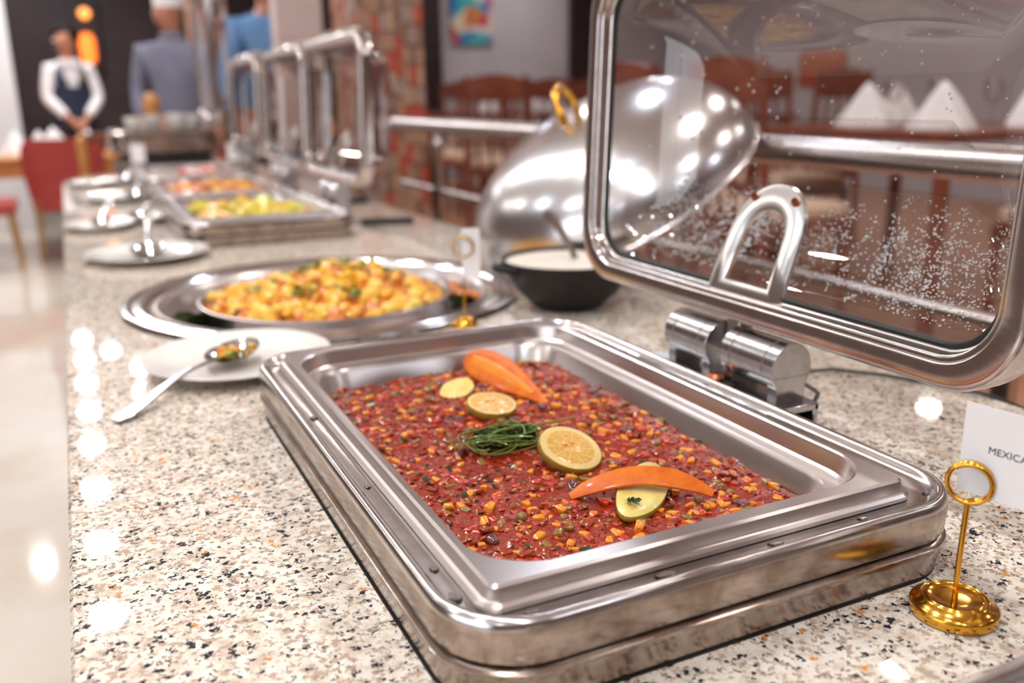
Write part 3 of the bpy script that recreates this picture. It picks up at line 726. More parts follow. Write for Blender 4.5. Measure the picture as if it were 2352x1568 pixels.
# ------------------------------------------------------------------ plates, spoons, bowls and card holders on the counter
def plate(label, x, y, R_=.112, z=0.):
    bm = BM(); k = R_/.112
    lathe(bm, [(.001,.0055),(.060*k,.0058),(.072*k,.0075),(.082*k,.0115),(.095*k,.0150),(.108*k,.0178),(.1115*k,.0184),(.112*k,.0174),(.1105*k,.0160),(.096*k,.0120),(.080*k,.0070),(.068*k,.0025),(.066*k,.0),(.060*k,.0),(.058*k,.0022),(.001,.0025)], 72, cap0=True, cap1=True)
    return tag(finish('plate', bm, M['china'], None, 50, (x,y,CT+z)), label, 'plate', 'white side plates along the counter edge')
plate('white plate nearest the camera, holding a dirty serving spoon, in front of the round tray', -.020, .705)
plate('white plate beside the far side of the round tray with a small ladle on it', -.055, 1.585, .122)
pl3 = [(-.128,2.11,.085,0),(-.015,2.235,.10,0),(-.06,2.83,.115,0),(.0,3.52,.10,0),(-.11,3.42,.085,0)]
pll = ['small white plate at the counter edge beside the second chafing dish', 'white plate close beside the left end of the second chafing dish', 'white plate beside the third chafing dish along the edge', 'white plate at the far end of the counter near the black stand', 'small white plate at the far rounded counter corner']
for (x, y, R_, z), l in zip(pl3, pll): plate(l, x, y, R_, z)
def spoon(label, a, b, head=.033, depth=.012, name='serving_spoon', rear=None, hw=.0075):
    """a = handle end, b = bowl centre (world points)"""
    a, b = Vector(a), Vector(b); d = (b-a); Ln = d.length; d.normalize(); s = d.cross(Vector((0,0,1))).normalized(); w = s.cross(d)
    o = thing(name, label, 'spoon', b)
    bm = BM(); n = 32; loops = []
    for side in (1, 0):
        for q in ((1,.92,.75,.5,.22) if side else (.22,.5,.75,.92,1)):
            L = []
            for k in range(n):
                an = 2*PI*k/n; L.append(d*head*1.35*q*math.cos(an) + s*head*q*math.sin(an)*(1-.12*math.cos(an)) - w*(depth*(1-q*q) + (0.0 if side else .0012)))
            loops.append(L)
    bm2 = loft(bm, loops[:5], False, True); loft(bm, loops[5:], True, False); finish('bowl', bm, M['steel'], o, 60)
    bm = BM(); pts = []; N = 12; loops = []
    e = -d*head*1.28
    for k in range(N+1):
        f = k/N; p = e.lerp(a-b, f) + w*(.010*math.sin(f*PI)*(1-f)); wd = hw*(.5+.25*abs(f-.25)+ 1.05*max(0,(f-.45)/.55)**1.2) if f < .97 else hw*.8
        loops.append([p+s*wd*c1+w*.0012*c2 for c1, c2 in ((-1,-.6),(-.9,1),(0,1.3),(.9,1),(1,-.6),(0,-1))])
    loft(bm, loops, True, True); finish('handle', bm, M['steel_hinge'], o, 40)
    return o
sp = spoon('long serving spoon with yellow food scraps, its handle hanging over the plate rim', (-.1675,.5530,CT+.004), (-.0265,.6930,CT+.026), .029, .013)
r = random.Random(9)
res = thing('curry_scraps', 'yellow curry scraps stuck in the bowl of the nearest serving spoon', 'food scraps', (-.0265,.693,CT+.018))
ms = [blob_mesh('scrap', 'cube', (.004,.005,.003), M[k], 70) for k in ('curry_y','curry_o','curry_p','leaf')]
for k in range(46):
    piece('scrap', ms[r.choice((0,0,0,1,2,2,3))], res, (r.gauss(-.004,.009), r.gauss(.008,.012), r.uniform(-.001,.006)), ROT(r,1), r.uniform(.5,1.1))
spoon('polished ladle lying on the plate beside the round tray', (-.03,1.80,CT+.055), (-.055,1.575,CT+.024), .034, .020, 'ladle')
spoon('polished spoon on the plate beside the second chafing dish', (.06,2.42,CT+.045), (-.03,2.21,CT+.024), .028, .014, 'serving_spoon')
spoon('polished spoon on the small plate at the counter edge', (-.09,2.33,CT+.045), (-.125,2.11,CT+.022), .024, .014, 'serving_spoon')
spoon('polished spoon on the plate beside the third chafing dish', (.045,3.02,CT+.05), (.0,2.80,CT+.024), .030, .016, 'serving_spoon')
spoon('polished spoon on the far plate near the black stand', (.07,3.70,CT+.05), (.01,3.5,CT+.024), .028, .015, 'serving_spoon')

# black cast iron bowl of cream dip
bw = thing('cast_iron_bowl', 'black cast iron bowl of pale cream dip under the open wet lid', 'bowl', (.497,.800,CT))
bm = BM(); lathe(bm, [(.001,0),(.048,0),(.055,.004),(.080,.028),(.097,.056),(.103,.070),(.1035,.0745),(.101,.0760),(.0985,.074),(.0975,.070),(.090,.055),(.07,.028)], 72, cap0=True, cap1=True); finish('body', bm, M['black_iron'], bw, 50)
for sg in (-1, 1):
    bm = BM(); tube(bm, [(sg*.098,-.022,.066),(sg*.115,-.020,.069),(sg*.124,0,.070),(sg*.115,.020,.069),(sg*.098,.022,.066)], .0055, 10); finish('lug', bm, M['black_iron'], bw)
bm = BM(); loops = []
for q in (.0978,.094,.08,.06,.04,.02,.004): loops.append([(q*math.cos(a), q*math.sin(a), .0700 + .0012*mnoise.noise(Vector((q*math.cos(a)*30,q*math.sin(a)*30,0)))) for a in [2*PI*k/56 for k in range(56)]])
loft(bm, loops, False, True); tag(finish('cream_dip', bm, M['cream'], None, 60, (.497,.800,CT)), 'pale cream dip filling the black cast iron bowl', 'dip')
lz = thing('dip_ladle', 'dark steel ladle standing in the pale cream dip', 'ladle', (.527,.822,CT+.040))
bm = BM(); tube(bm, [(.0,-.010,.0),(-.004,-.004,.025),(-.018,.0,.055),(-.040,.006,.092),(-.052,.010,.104)], [(.006,.004),(.007,.003),(.010,.003),(.016,.003),(.0165,.003)], 12); finish('handle', bm, M['steel_smoked'], lz)
bm = BM(); lathe(bm, [(.022,.004),(.020,-.008),(.012,-.016),(.001,-.019)], 28, (0,-.012,.0), cap1=True); finish('cup', bm, M['steel_smoked'], lz)

# dome cover leaning on the guard rail
M['steel_dome'] = steel('polished_dome_steel', (.74,.73,.75), .17, .3, bumpk=.02)
DA, DB = Vector((.588,1.30,CT+.0045)), Vector((.950,.903,Z0+.184))
cc = (DA+DB)/2; ch = (DB-DA); R_ = ch.length/2; ch.normalize()
vdir = (cc - cam_o.matrix_world.translation).normalized()
wv_ = (vdir - ch*vdir.dot(ch)).normalized(); e1 = ch.cross(wv_).normalized()
if e1.z < 0: e1 = -e1
nn = (e1*.945 - wv_*.33).normalized()
side = nn.cross(ch).normalized()
MD = Matrix((ch, side, nn)).transposed()
if MD.determinant() < 0: side = -side; MD = Matrix((ch, side, nn)).transposed()
dm = thing('dome_cover', 'big polished steel dome cover with a gold handle, tilted behind the open lid', 'dome cover', cc)
bm = BM(); Hh = R_*.62
pr = [(R_-.004,-.002),(R_,0),(R_+.0005,.003),(R_-.003,.006),(R_-.006,.007)]
for k in range(1, 25):
    a = (PI/2)*k/24; pr.append(((R_-.007)*math.cos(a)**.92 if k < 24 else .001, .007+(Hh-.007)*math.sin(a)**.9))
lathe(bm, pr, 96, cap1=True, M3=MD); finish('shell', bm, M['steel_dome'], dm, 60)
bm = BM(); P = []
for k in range(17):
    a = PI*k/16; P.append(MD @ Vector((.0, .055*math.cos(a), Hh-.004+.058*math.sin(a)**.8)))
tube(bm, P, .0075, 12); finish('handle', bm, M['gold'], dm)
for sg in (-1, 1):
    bm = BM(); lathe(bm, [(.016,0),(.014,.006),(.008,.012),(.001,.013)], 20, MD @ Vector((0,sg*.055,Hh-.014)), M3=MD, cap1=True); finish('handle_foot', bm, M['steel_bracket'], dm)

# card holders and cards
def holder(label, x, y, ring_r=.0170, post=.062, Rb=.0215, rz=0., k=1., plain=False):
    t = thing('card_holder', label, 'card holder', (x,y,CT), rz, 'brass ring card holders')
    bm = BM(); lathe(bm, [(Rb*.97,.0004),(Rb,.0012),(Rb*1.0,.0066),(Rb*.985,.0076),(Rb*.93,.0086),(Rb*.82,.0100),(Rb*.78,.0116),(Rb*.75,.0121),(Rb*.72,.0118),(Rb*.695,.0109),(Rb*.67,.0109),(Rb*.645,.0117),(Rb*.62,.0119),(Rb*.59,.0113),(Rb*.3,.0104),(.001,.0103)], 56, cap1=True)
    finish('base', bm, M['gold'], t, 50)
    bm = BM(); lathe(bm, [(Rb*.95,0),(Rb*.98,.0004),(Rb*.97,.0008)], 40, cap0=True); finish('pad', bm, M['black_rubber'], t, 50)
    bm = BM(); tube(bm, [(0,0,.0095),(-.0005,0,.035),(.0,0,post+.010-.001)], .00135*k, 10); finish('stem', bm, M['gold'], t)
    cz = post + .010 + ring_r; P = []
    for q in range(49):
        a = -PI/2 + 2*PI*(q/48)*1.62
        P.append((ring_r*math.cos(a)*1.0, -.0004 - .0030*q/48*1.62 , cz+ring_r*math.sin(a)))
    bm = BM(); tube(bm, P, .00125*k, 10); finish('clip_ring', bm, M['gold'], t)
    return t
hA = holder('brass card holder on a round base nearest the camera', .2895, -.0655, post=.0675, ring_r=.0125, Rb=.0262, rz=-1.05, k=1.35)
def card(label, c, d, w, h, name='menu_card', mtext=None, txt=None):
    """c = lower near corner; d = unit direction along the card"""
    o = thing(name, label, 'menu card', c); d = Vector(d).normalized(); n = Vector((d.y, -d.x, 0)); 
    bm = BM(); q = [Vector((0,0,0)), d*w, d*w+Vector((0,0,h)), Vector((0,0,h))]
    loft(bm, [[p - n*.0002 for p in q], [p + n*.0002 for p in q]], True, True); sheet = finish('sheet', bm, M['paper'], o, 0)
    if txt:
        cu = bpy.data.curves.new('lettering', 'FONT'); cu.body = txt[0]; cu.size = txt[1]; cu.extrude = .00004; cu.space_character = 1.02
        to = bpy.data.objects.new('lettering', cu); C.objects.link(to)
        dg = bpy.context.evaluated_depsgraph_get(); me = bpy.data.meshes.new_from_object(to.evaluated_get(dg)); bpy.data.objects.remove(to)
        me.materials.clear(); me.materials.append(M['ink']); to = bpy.data.objects.new('lettering', me); C.objects.link(to); to.parent = o
        nf = -n if (n.dot(Vector(c)-cam_o.matrix_world.translation) > 0) else n
        Rm = Matrix((d, Vector((0,0,1)), d.cross(Vector((0,0,1))))).transposed()
        to.matrix_local = Matrix.Translation(d*txt[2] + Vector((0,0,txt[3])) + d.cross(Vector((0,0,1)))*.0003) @ Rm.to_4x4()
    return o
card('white menu card reading MEXICAN, clipped in the nearest brass holder', (.2900,-.0562,Z0+.0198), (.1698,-.9855,0), .088, .0567, txt=('MEXICAN', .0062, .0160, .0285))
hB = holder('slim brass card holder between the round tray and the big pan', .3010, .748, rz=-.5, post=.092, ring_r=.014, Rb=.018)
card('small blank-faced white card clipped in the holder behind the big pan', (.2985,.747,CT+.0735), (.93,-.36,0), .025, .068)
hs = [((.500,2.20), 'brass card holder by the lid of the chafing dish nearest the round tray'), ((.497,2.93), 'brass card holder by the lid of the middle chafing dish'), ((.455,3.62), 'brass card holder by the farthest drop-in chafing dish'), ((.085,3.74), 'brass card holder at the far counter end before the black stand')]
cl = ['white card in the holder by the chafing dish nearest the round tray', 'white card in the holder by the middle chafing dish', 'white card in the holder by the farthest drop-in chafing dish', 'white card standing at the far counter end before the black stand']
for ((x, y), l), l2 in zip(hs, cl):
    holder(l, x, y, rz=-.2, post=.055, ring_r=.018, k=1.4); card(l2, (x-.028,y-.012,CT+.062), (.96,-.28,0), .056, .075)

# odds and ends on the counter
bm = BM(); box(bm, (-.068,-.022,0), (.068,.022,.014), .006, 2, rot=-.35); o = finish('black_tray', bm, M['black_plastic'], None, 40, (.545,1.835,CT)); tag(o, 'small flat black box lying on the granite near the brick pillar', 'box')
bm = BM(); lathe(bm, [(.05,0),(.06,.004),(.06,.010),(.05,.014),(.001,.015)], 32, cap1=True); tag(finish('black_disc', bm, M['black_plastic'], None, 50, (.60,2.37,CT)), 'round black disc on the counter at the foot of the pillar', 'disc')
bm = BM(); tube(bm, [(.402,.178,CT+.045),(.44,.21,CT+.040),(.50,.30,CT+.020),(.56,.35,CT+.006),(.60,.345,CT+.004),(.634,.30,CT+.004),(.655,.25,CT+.004),(.675,.20,CT+.004),(.690,.17,CT-.004),(.695,.16,CT-.10),(.70,.155,.02)], .0021, 8); tag(finish('power_cable', bm, M['black_rubber'], None, 60), 'thin black cable running from the hinge across the granite', 'cable')

# free-standing chafer on a black stand at the far end
fc = thing('standing_chafer', 'free-standing steel chafer on a black stand with a tall upright lid, far counter end', 'chafing dish', (.02,4.02,CT))
bm = BM(); box(bm, (.10,0,.0), (.40,.44,.075), .008); finish('stand', bm, M['black_plastic'], fc, 30)
bm = BM(); loft(bm, [[(x,y,z) for x, y in rr(-.02+i,-.02+i,.44-i,.48-i,.06,8)] for i, z in ((.03,.076),(0,.085),(0,.10),(-.012,.105),(-.012,.112),(.0,.116),(.0,.172),(.008,.178),(.03,.180))], True, True); finish('body', bm, M['steel_worn'], fc, 40)
bm = BM(); 
def L4(i, d): return [(.425+d, y, z) for y, z in rr(-.02+i,.20+i,.48-i,.80-i,max(.07-i,.02),10)]
loft(bm, [L4(0,.03), L4(0,.003), L4(.006,0), L4(.026,0), L4(.028,.012)]); lf = finish('lid', bm, M['steel_lid'], fc, 40)
bm = BM(); loft(bm, [L4(.028+i, .012+d) for i, d in ((0,0),(.01,.03),(.03,.07),(.06,.09),(.12,.105),(.2,.11))], False, True); finish('window', bm, M['lidglass'], lf, 60)
bm = BM(); box(bm, (.41,.18,.15), (.45,.28,.24), .008); finish('hinge', bm, M['steel_bracket'], fc, 40)
for k, (x, y) in enumerate(((.07,.06),(.15,.02),(.34,.05),(.385,.10))):
    pass
# white cups standing on the body of the far chafer
def cup(label, x, y, z, s=1.):
    t = thing('cup', label, 'cup', (x,y,z), 0, 'white cups on the far chafer'); bm = BM()
    lathe(bm, [(.001,0),(.022*s,0),(.024*s,.003),(.034*s,.03*s),(.038*s,.06*s),(.0365*s,.0605*s),(.032*s,.03*s),(.02*s,.006)], 32, cap0=True, cap1=True); finish('body', bm, M['china'], t, 50)
    bm = BM(); tube(bm, [(.034*s,0,.045*s),(.052*s,0,.045*s),(.056*s,0,.03*s),(.048*s,0,.017*s),(.031*s,0,.02*s)], .0035, 8); finish('handle', bm, M['china'], t)
cup('leftmost white cup on top of the far chafer', .10, 4.08, CT+.1801); cup('second white cup from the left on the far chafer', .19, 4.20, CT+.1801, 1.1)
cup('third white cup from the left on the far chafer', .29, 4.12, CT+.1801, 1.2); cup('rightmost white cup on the far chafer beside its lid', .385, 4.25, CT+.1801, 1.1)

# ------------------------------------------------------------------ guard rail behind the counter
M['rail'] = steel('satin_rail_steel', (.62,.58,.57), .22, .34)
rl = thing('guard_rail', 'satin steel guard rail running behind the counter', 'railing', (.975,3.05,PL))
h0 = Z0+.184-PL
bm = BM(); tube(bm, [(0,0,h0-.028),(0,-3.9,h0-.028)], .026, 20); finish('top_rail', bm, M['rail'], rl)
bm = BM(); tube(bm, [(0,-.1,h0-.247),(0,-3.9,h0-.247)], .011, 14); finish('lower_rail', bm, M['rail'], rl)
for y in (-.48,-1.72,-2.66,-3.7):
    bm = BM(); lathe(bm, [(.045,.0),(.045,.006),(.021,.010),(.019,.02),(.019,h0-.10),(.022,h0-.095),(.022,h0-.085),(.014,h0-.075),(.014,h0-.04)], 20, (0,y,0)); finish('post', bm, M['rail'], rl, 40)

# ------------------------------------------------------------------ pillars faced with upright mosaic bricks
M['mortar'] = mat('brown_mortar', (.16,.09,.065), .8)
bmats = [noisy('brick_tan', (.36,.19,.12), (.44,.26,.17), 40, .55, .2), noisy('brick_red', (.50,.07,.045), (.42,.10,.06), 40, .5, .2), noisy('brick_brown', (.24,.12,.08), (.30,.17,.12), 40, .55, .2), noisy('brick_sand', (.50,.33,.22), (.42,.25,.16), 40, .55, .2), noisy('brick_grey', (.30,.22,.19), (.38,.28,.24), 40, .55, .2)]
def brick_pillar(name, label, x0, x1, y0, y1, sx, sz, zlo, seed):
    t = thing(name, label, 'pillar', ((x0+x1)/2, (y0+y1)/2, 0)); cx, cy = (x0+x1)/2, (y0+y1)/2
    bm = BM(); box(bm, (x0-cx+.006, y0-cy+.006, 0), (x1-cx-.006, y1-cy-.006, H)); finish('core', bm, M['mortar'], t, 0)
    r_ = random.Random(seed); meshes = []
    for m_ in bmats:
        for k in range(2):
            bm = BM(); box(bm, (-.46*sx,-.008,-.47*sz), (.46*sx,.008,.47*sz), .0018)
            me = bpy.data.meshes.new('brick'); bm.to_mesh(me); bm.free(); me.materials.append(m_); meshes.append(me)
    n = 0; rest = [BM() for _ in bmats]
    for face in (0, 1):
        ln = (x1-x0) if face == 0 else (y1-y0); nc = max(1, round(ln/sx)); st = ln/nc
        for i in range(nc):
            nz = int(H/sz); off = r_.random()*sz
            for j in range(-1, nz):
                z = off + (j+.5)*sz
                if not (sz*.5 < z < H-sz*.5): continue
                k = r_.choices(range(5), (30,20,18,16,16))[0]; d = r_.uniform(-.002,.003)
                if face == 0: p = (x0-cx+(i+.5)*st, y0-cy+.004-d, z); rz = 0
                else: p = (x0-cx+.004-d, y0-cy+(i+.5)*st, z); rz = PI/2
                if n < 296 and zlo < z < 1.86 :
                    o = piece('brick', meshes[k*2+r_.randrange(2)], t, p, (0,0,rz)); n += 1
                else: 
                    if face == 0: box(rest[k], (p[0]-.46*st,p[1]-.008,z-.47*sz), (p[0]+.46*st,p[1]+.008,z+.47*sz))
                    else: box(rest[k], (p[0]-.008,p[1]-.46*st,z-.47*sz), (p[0]+.008,p[1]+.46*st,z+.47*sz))
    bm = BM(); me = bpy.data.meshes.new('bricks_far')
    for k, b in enumerate(rest):
        for f in b.faces: f.material_index = k
        tmp = bpy.data.meshes.new('tmp'); b.to_mesh(tmp); b.free(); bm.from_mesh(tmp); bpy.data.meshes.remove(tmp)
    tag(finish('outlying_bricks', bm, bmats, t, 0), kind='stuff')
brick_pillar('brick_pillar', 'wide pillar faced with narrow upright red and tan bricks behind the counter', .985, 1.285, 3.50, 3.86, .034, .085, .70, 1)
brick_pillar('brick_pillar', 'farther brick-faced pillar between the chef and the blue-shirted person', .77, 1.03, 7.0, 7.3, .05, .11, .75, 2)

# ------------------------------------------------------------------ dining furniture
M['oak'] = noisy('orange_oak', (.50,.20,.05), (.62,.28,.08), 8, .35)
M['red_uph'] = noisy('brick_red_upholstery', (.36,.035,.03), (.42,.05,.04), 30, .7, .1, sheen=.2)
M['brass'] = mat('brushed_brass_legs', (.72,.50,.22), .3, 1.)
M['wood_red'] = noisy('reddish_brown_wood', (.17,.040,.020), (.26,.07,.035), 12, .35)
M['seat_pad'] = noisy('beige_seat_pad', (.62,.42,.30), (.70,.50,.38), 20, .7)
M['linen'] = noisy('white_linen', (.84,.80,.82), (.90,.88,.88), 12, .8, .2)
def napkin(label, x, y, z, s=1., rz=0., group='white napkins folded into peaks'):
    bm = BM(); n = 24; loops = []
    for k in range(9):
        f = k/8; L = []
        for i in range(n):
            a = 2*PI*i/n; w = (1-f)**.85*.085*s*(1+.16*math.sin(5*a+f*2))+.003; L.append((w*math.cos(a)*1.15, w*math.sin(a)*.8, .15*s*f + .006*s*math.sin(4*a)*(1-f)*f*4*.4+ (.004*s if k else 0)))
        loops.append(L)
    loft(bm, loops, True, True)
    o = finish('folded_napkin', bm, M['linen'], None, 70, (x,y,z)); o.rotation_euler = (0,0,rz); return tag(o, label, 'napkin', group)
def glass_proto():
    bm = BM(); lathe(bm, [(.034,.001),(.034,.003),(.006,.008),(.004,.03),(.004,.075),(.012,.085),(.032,.105),(.039,.135),(.036,.175),(.0345,.175),(.037,.135),(.030,.107),(.008,.088),(.001,.087)], 28, cap0=True, cap1=True)
    return finish('wine_glass', bm, M['wineglass'], None, 50)
g0 = glass_proto(); gused = [False]
def glass(label, x, y, z):
    o = g0 if not gused[0] else g0.copy()
    if gused[0]: C.objects.link(o)
    gused[0] = True; o.location = (x,y,z); return tag(o, label, 'wine glass', 'wine glasses on the dining tables')
# oak table with red chairs, left of the counter
t = thing('oak_table', 'orange oak dining table behind the red chair on the left', 'table', (-.62,7.85,0))
bm = BM(); box(bm, (-1.0,-.42,.71), (.80,.42,.75), .008); box(bm, (-.96,-.40,.60), (.76,.40,.71), .004); finish('top', bm, M['oak'], t, 30)
for sx in (-.9,.7):
    for sy in (-.34,.34): bm = BM(); box(bm, (sx-.03,sy-.03,0), (sx+.03,sy+.03,.705), .004); finish('leg', bm, M['oak'], t, 30)
for k, (x, y, s, rz, l) in enumerate(((-.78,7.62,1.2,.3,'white napkin at the left end of the oak table'),(-.37,7.68,1.25,1,'large crumpled white napkin before the waiter on the oak table'),(-.27,7.98,1.35,.2,'white napkin behind the large one on the oak table'),(-.02,7.72,1.25,2,'white napkin at the right end of the oak table'),(-.55,8.05,1.2,.7,'white napkin at the back of the oak table by the white wall'))):
    napkin(l, x, y, .75, s, rz, 'napkins on the oak table')
def red_chair(label, x, y, rz):
    t = thing('red_chair', label, 'chair', (x,y,0), rz, 'red upholstered chairs at the oak table')
    bm = BM(); loops = []
    for k in range(9):
        f = k/8; z = .38 + .52*f; hw = .23 + .05*math.sin(min(f*1.3,1)*PI*.5); 
        if f > .8: hw -= (f-.8)**2*1.1
        L = []
        for i in range(13): 
            a = -1.15+2.3*i/12; L.append((hw*math.sin(a)/math.sin(1.15), -.235+.10*(1-math.cos(a))/.6 - .05*f, z))
        for i in range(12, -1, -1):
            a = -1.15+2.3*i/12; L.append(((hw-.03)*math.sin(a)/math.sin(1.15), -.190+.10*(1-math.cos(a))/.6 - .05*f, z))
        loops.append(L)
    loft(bm, loops, True, True); finish('backrest', bm, M['red_uph'], t, 60)
    bm = BM(); box(bm, (-.24,-.20,.40), (.24,.25,.49), .03, 3); finish('seat', bm, M['red_uph'], t, 60)
    for sx in (-.2,.2):
        for sy in (-.18,.2): bm = BM(); tube(bm, [(sx*1.12,sy*1.15,0),(sx,sy,.41)], [.011,.017], 12); finish('leg', bm, M['brass'], t)
red_chair('brick-red upholstered chair with brass legs seen from behind', -.225, 7.22, 0.06)
red_chair('second brick-red chair cut off by the left edge of the photo', -.80, 6.95, -PI/2)
# wooden chairs and tables up on the platform
def wood_chair(label, x, y, rz, group='wooden dining chairs on the platform'):
    t = thing('dining_chair', label, 'chair', (x,y,PL), rz, group)
    bm = BM(); box(bm, (-.21,-.21,.40), (.21,.21,.44), .008); finish('seat_frame', bm, M['wood_red'], t, 30)
    bm = BM(); box(bm, (-.20,-.20,.44), (.20,.20,.50), .022, 3); finish('seat', bm, M['seat_pad'], t, 60)
    for sx in (-.19,.19):
        bm = BM(); tube(bm, [(sx,.19,0),(sx,.19,.42)], [.014,.019], 10); finish('leg', bm, M['wood_red'], t)
        bm = BM(); tube(bm, [(sx,-.22,0),(sx,-.195,.45),(sx*.98,-.24,1.0)], [.015,.019,.016], 10); finish('leg', bm, M['wood_red'], t)
    bm = BM(); 
    loft(bm, [[(x_, -.235-.04*(1-(x_/.2)**2)+d, z) for x_, z in [(-.2,.86),(-.1,.85),(0,.85),(.1,.85),(.2,.86),(.2,.97),(.1,1.0),(0,1.01),(-.1,1.0),(-.2,.97)]] for d in (0,.022)], True, True); finish('top_slat', bm, M['wood_red'], t, 40)
    for k in range(4):
        x_ = -.12+.08*k; bm = BM(); tube(bm, [(x_,-.205,.44),(x_,-.25,.86)], .009, 8); finish('spindle', bm, M['wood_red'], t)
    bm = BM(); tube(bm, [(-.19,0,.2),(.19,0,.2)], .009, 8); finish('stretcher', bm, M['wood_red'], t)
    return t
def dining_table(label, x, y, w, d, rz=0, cloth=False):
    t = thing('dining_table', label, 'table', (x,y,PL), rz)
    bm = BM(); box(bm, (-w/2,-d/2,.715), (w/2,d/2,.75), .006); finish('top', bm, M['wood_red'], t, 30)
    for sx in (-1,1):
        for sy in (-1,1): bm = BM(); tube(bm, [(sx*(w/2-.06),sy*(d/2-.06),0),(sx*(w/2-.06),sy*(d/2-.06),.715)], .028, 10); finish('leg', bm, M['wood_red'], t)
    if cloth:
        bm = BM(); box(bm, (-w/2-.01,-d/2-.01,.50), (w/2+.01,d/2+.01,.756), .006); o = finish('tablecloth', bm, M['linen'], None, 30, (x,y,PL)); o.rotation_euler = (0,0,rz); tag(o, 'white cloth over the ' + label, 'tablecloth')
dining_table('wooden dining table below the abstract painting', 3.15, 6.85, 1.5, .8)
dining_table('wooden dining table right behind the dome cover', 3.35, 4.4, 1.3, .8, .2)
dining_table('near wooden dining table seen through the wet lid', 2.95, 2.25, 1.1, 1.0, .1)
TT = PL+.75
for x, y, s, l in ((3.03,6.62,1.2,'left white folded napkin on the table below the painting'),(3.42,6.55,1.25,'white folded napkin left of the dome handle'),(3.72,6.75,1.1,'rightmost white napkin on the table below the painting'),
                   (3.0,4.25,1.2,'left napkin on the table behind the dome cover'),(3.45,4.5,1.2,'middle napkin on the table behind the dome cover'),(3.8,4.4,1.2,'right napkin on the table behind the dome cover'),
                   (2.75,2.35,1.1,'upright white napkin seen through the lid window'),(3.15,2.55,1.1,'second white napkin seen through the lid window'),(2.7,1.95,1.1,'near white napkin seen through the lid window'),(3.2,1.95,1.1,'right white napkin seen through the lid window')):
    napkin(l, x, y, TT+.0005, s, x*2)
r = random.Random(4)
for k, (x, y) in enumerate(((2.62,6.62),(2.78,6.75),(2.88,6.6),(3.2,6.75),(3.3,6.62),(3.6,6.68),(3.15,4.45),(3.3,4.3),(3.62,4.45),(2.95,2.4),(3.3,2.2),(2.85,2.1))):
    glass('clear stemmed wine glass on a dining table beyond the guard rail', x, y, TT+.0005)
def chairs(lst):
    first = wood_chair(lst[0][3], *lst[0][:3])
    for x, y, rz, l in lst[1:]:
        c = copy_tree(first); c.location = (x,y,PL); c.rotation_euler = (0,0,rz); c['label'] = l
chairs([(2.66,6.18,0,'wooden chair at the left near side of the table below the painting'),(3.22,6.15,.05,'wooden chair at the middle near side of the table below the painting'),(3.74,6.2,-.05,'wooden chair at the right near side of the table below the painting'),
        (2.7,7.55,PI,'wooden chair at the left far side of the table below the painting'),(3.25,7.55,PI,'wooden chair at the middle far side of the table below the painting'),(3.8,7.55,PI,'wooden chair at the right far side of the table below the painting'),
        (4.35,7.5,PI,'wooden chair standing behind the dome handle by the lilac wall'),(2.35,4.9,-.7,'wooden chair seen just right of the rail post'),(2.9,3.6,0,'wooden chair at the near left side of the table behind the dome'),(3.75,3.7,0,'wooden chair at the near right side of the table behind the dome'),
        (2.85,1.45,0,'wooden chair at the near side of the table seen through the lid'),(2.15,2.2,-PI/2,'wooden chair between the guard rail and the table seen through the lid'),(2.1,2.75,-PI/2,'wooden chair left of the table seen through the lid'),(3.0,3.05,PI,'wooden chair at the far side of the table seen through the lid'),(2.45,5.6,.1,'wooden chair left of the dome cover below the top rail')])
# carved chair post near the chef
t = thing('carved_chair', 'carved orange-brown wooden chair with a ball finial in front of the chef', 'chair', (.20,5.45,0))
bm = BM(); lathe(bm, [(.022,0),(.026,.5),(.03,.9),(.034,1.0),(.022,1.03),(.028,1.06),(.045,1.10),(.050,1.14),(.042,1.18),(.018,1.20),(.001,1.205)], 24, (.10,0,0), cap0=True, cap1=True); finish('post', bm, M['oak'], t, 50)
bm = BM(); lathe(bm, [(.022,0),(.026,.5),(.03,.9),(.034,.95),(.001,.98)], 24, (-.30,0,0), cap0=True, cap1=True); finish('post', bm, M['oak'], t, 50)
for z in (.62, .98): bm = BM(); box(bm, (-.29,-.015,z-.05), (.09,.015,z), .008); finish('slat', bm, M['wood_red'], t, 30)
bm = BM(); box(bm, (-.30,0,.42), (.10,.42,.47), .01); finish('seat', bm, M['wood_red'], t, 30)
for x in (-.28,.08): bm = BM(); box(bm, (x-.02,.36,0), (x+.02,.40,.42), .004); finish('leg', bm, M['wood_red'], t, 30)

# abstract painting on the lilac wall
m = mat('abstract_paint', (.5,.5,.5), .6); tt = NT(m); v = tt.coord((1,1,1)); n1, nc = tt.noise(v, 4.0, 3)
sc_ = tt.n('ShaderNodeVectorMath', operation='SCALE'); tt.l(nc, sc_.inputs[0]); sc_.inputs['Scale'].default_value = .35
ad_ = tt.n('ShaderNodeVectorMath', operation='ADD'); tt.l(v, ad_.inputs[0]); tt.l(sc_.outputs[0], ad_.inputs[1])
vc, _ = tt.vor(ad_.outputs[0], 7.5); sp_ = tt.n('ShaderNodeSeparateColor'); tt.l(vc, sp_.inputs[0])
tt.base(tt.ramp(sp_.outputs[0], [(0,(.02,.42,.48)),(.16,(.55,.04,.05)),(.30,(.72,.62,.42)),(.44,(.03,.22,.52)),(.58,(.62,.20,.08)),(.70,(.10,.50,.45)),(.82,(.70,.60,.62)),(.92,(.55,.10,.22))], 'CONSTANT'))
M['abstract'] = m
bm = BM(); box(bm, (-.24,-.02,-.36), (.24,.0195,.36), .003); tag(finish('painting', bm, M['abstract'], None, 0, (3.90,8.979,Z0+1.14)), 'colourful abstract painting hanging on the lilac wall', 'painting')
bm = BM(); box(bm, (-.30,-.02,-.17), (.30,.0195,.17), .003)
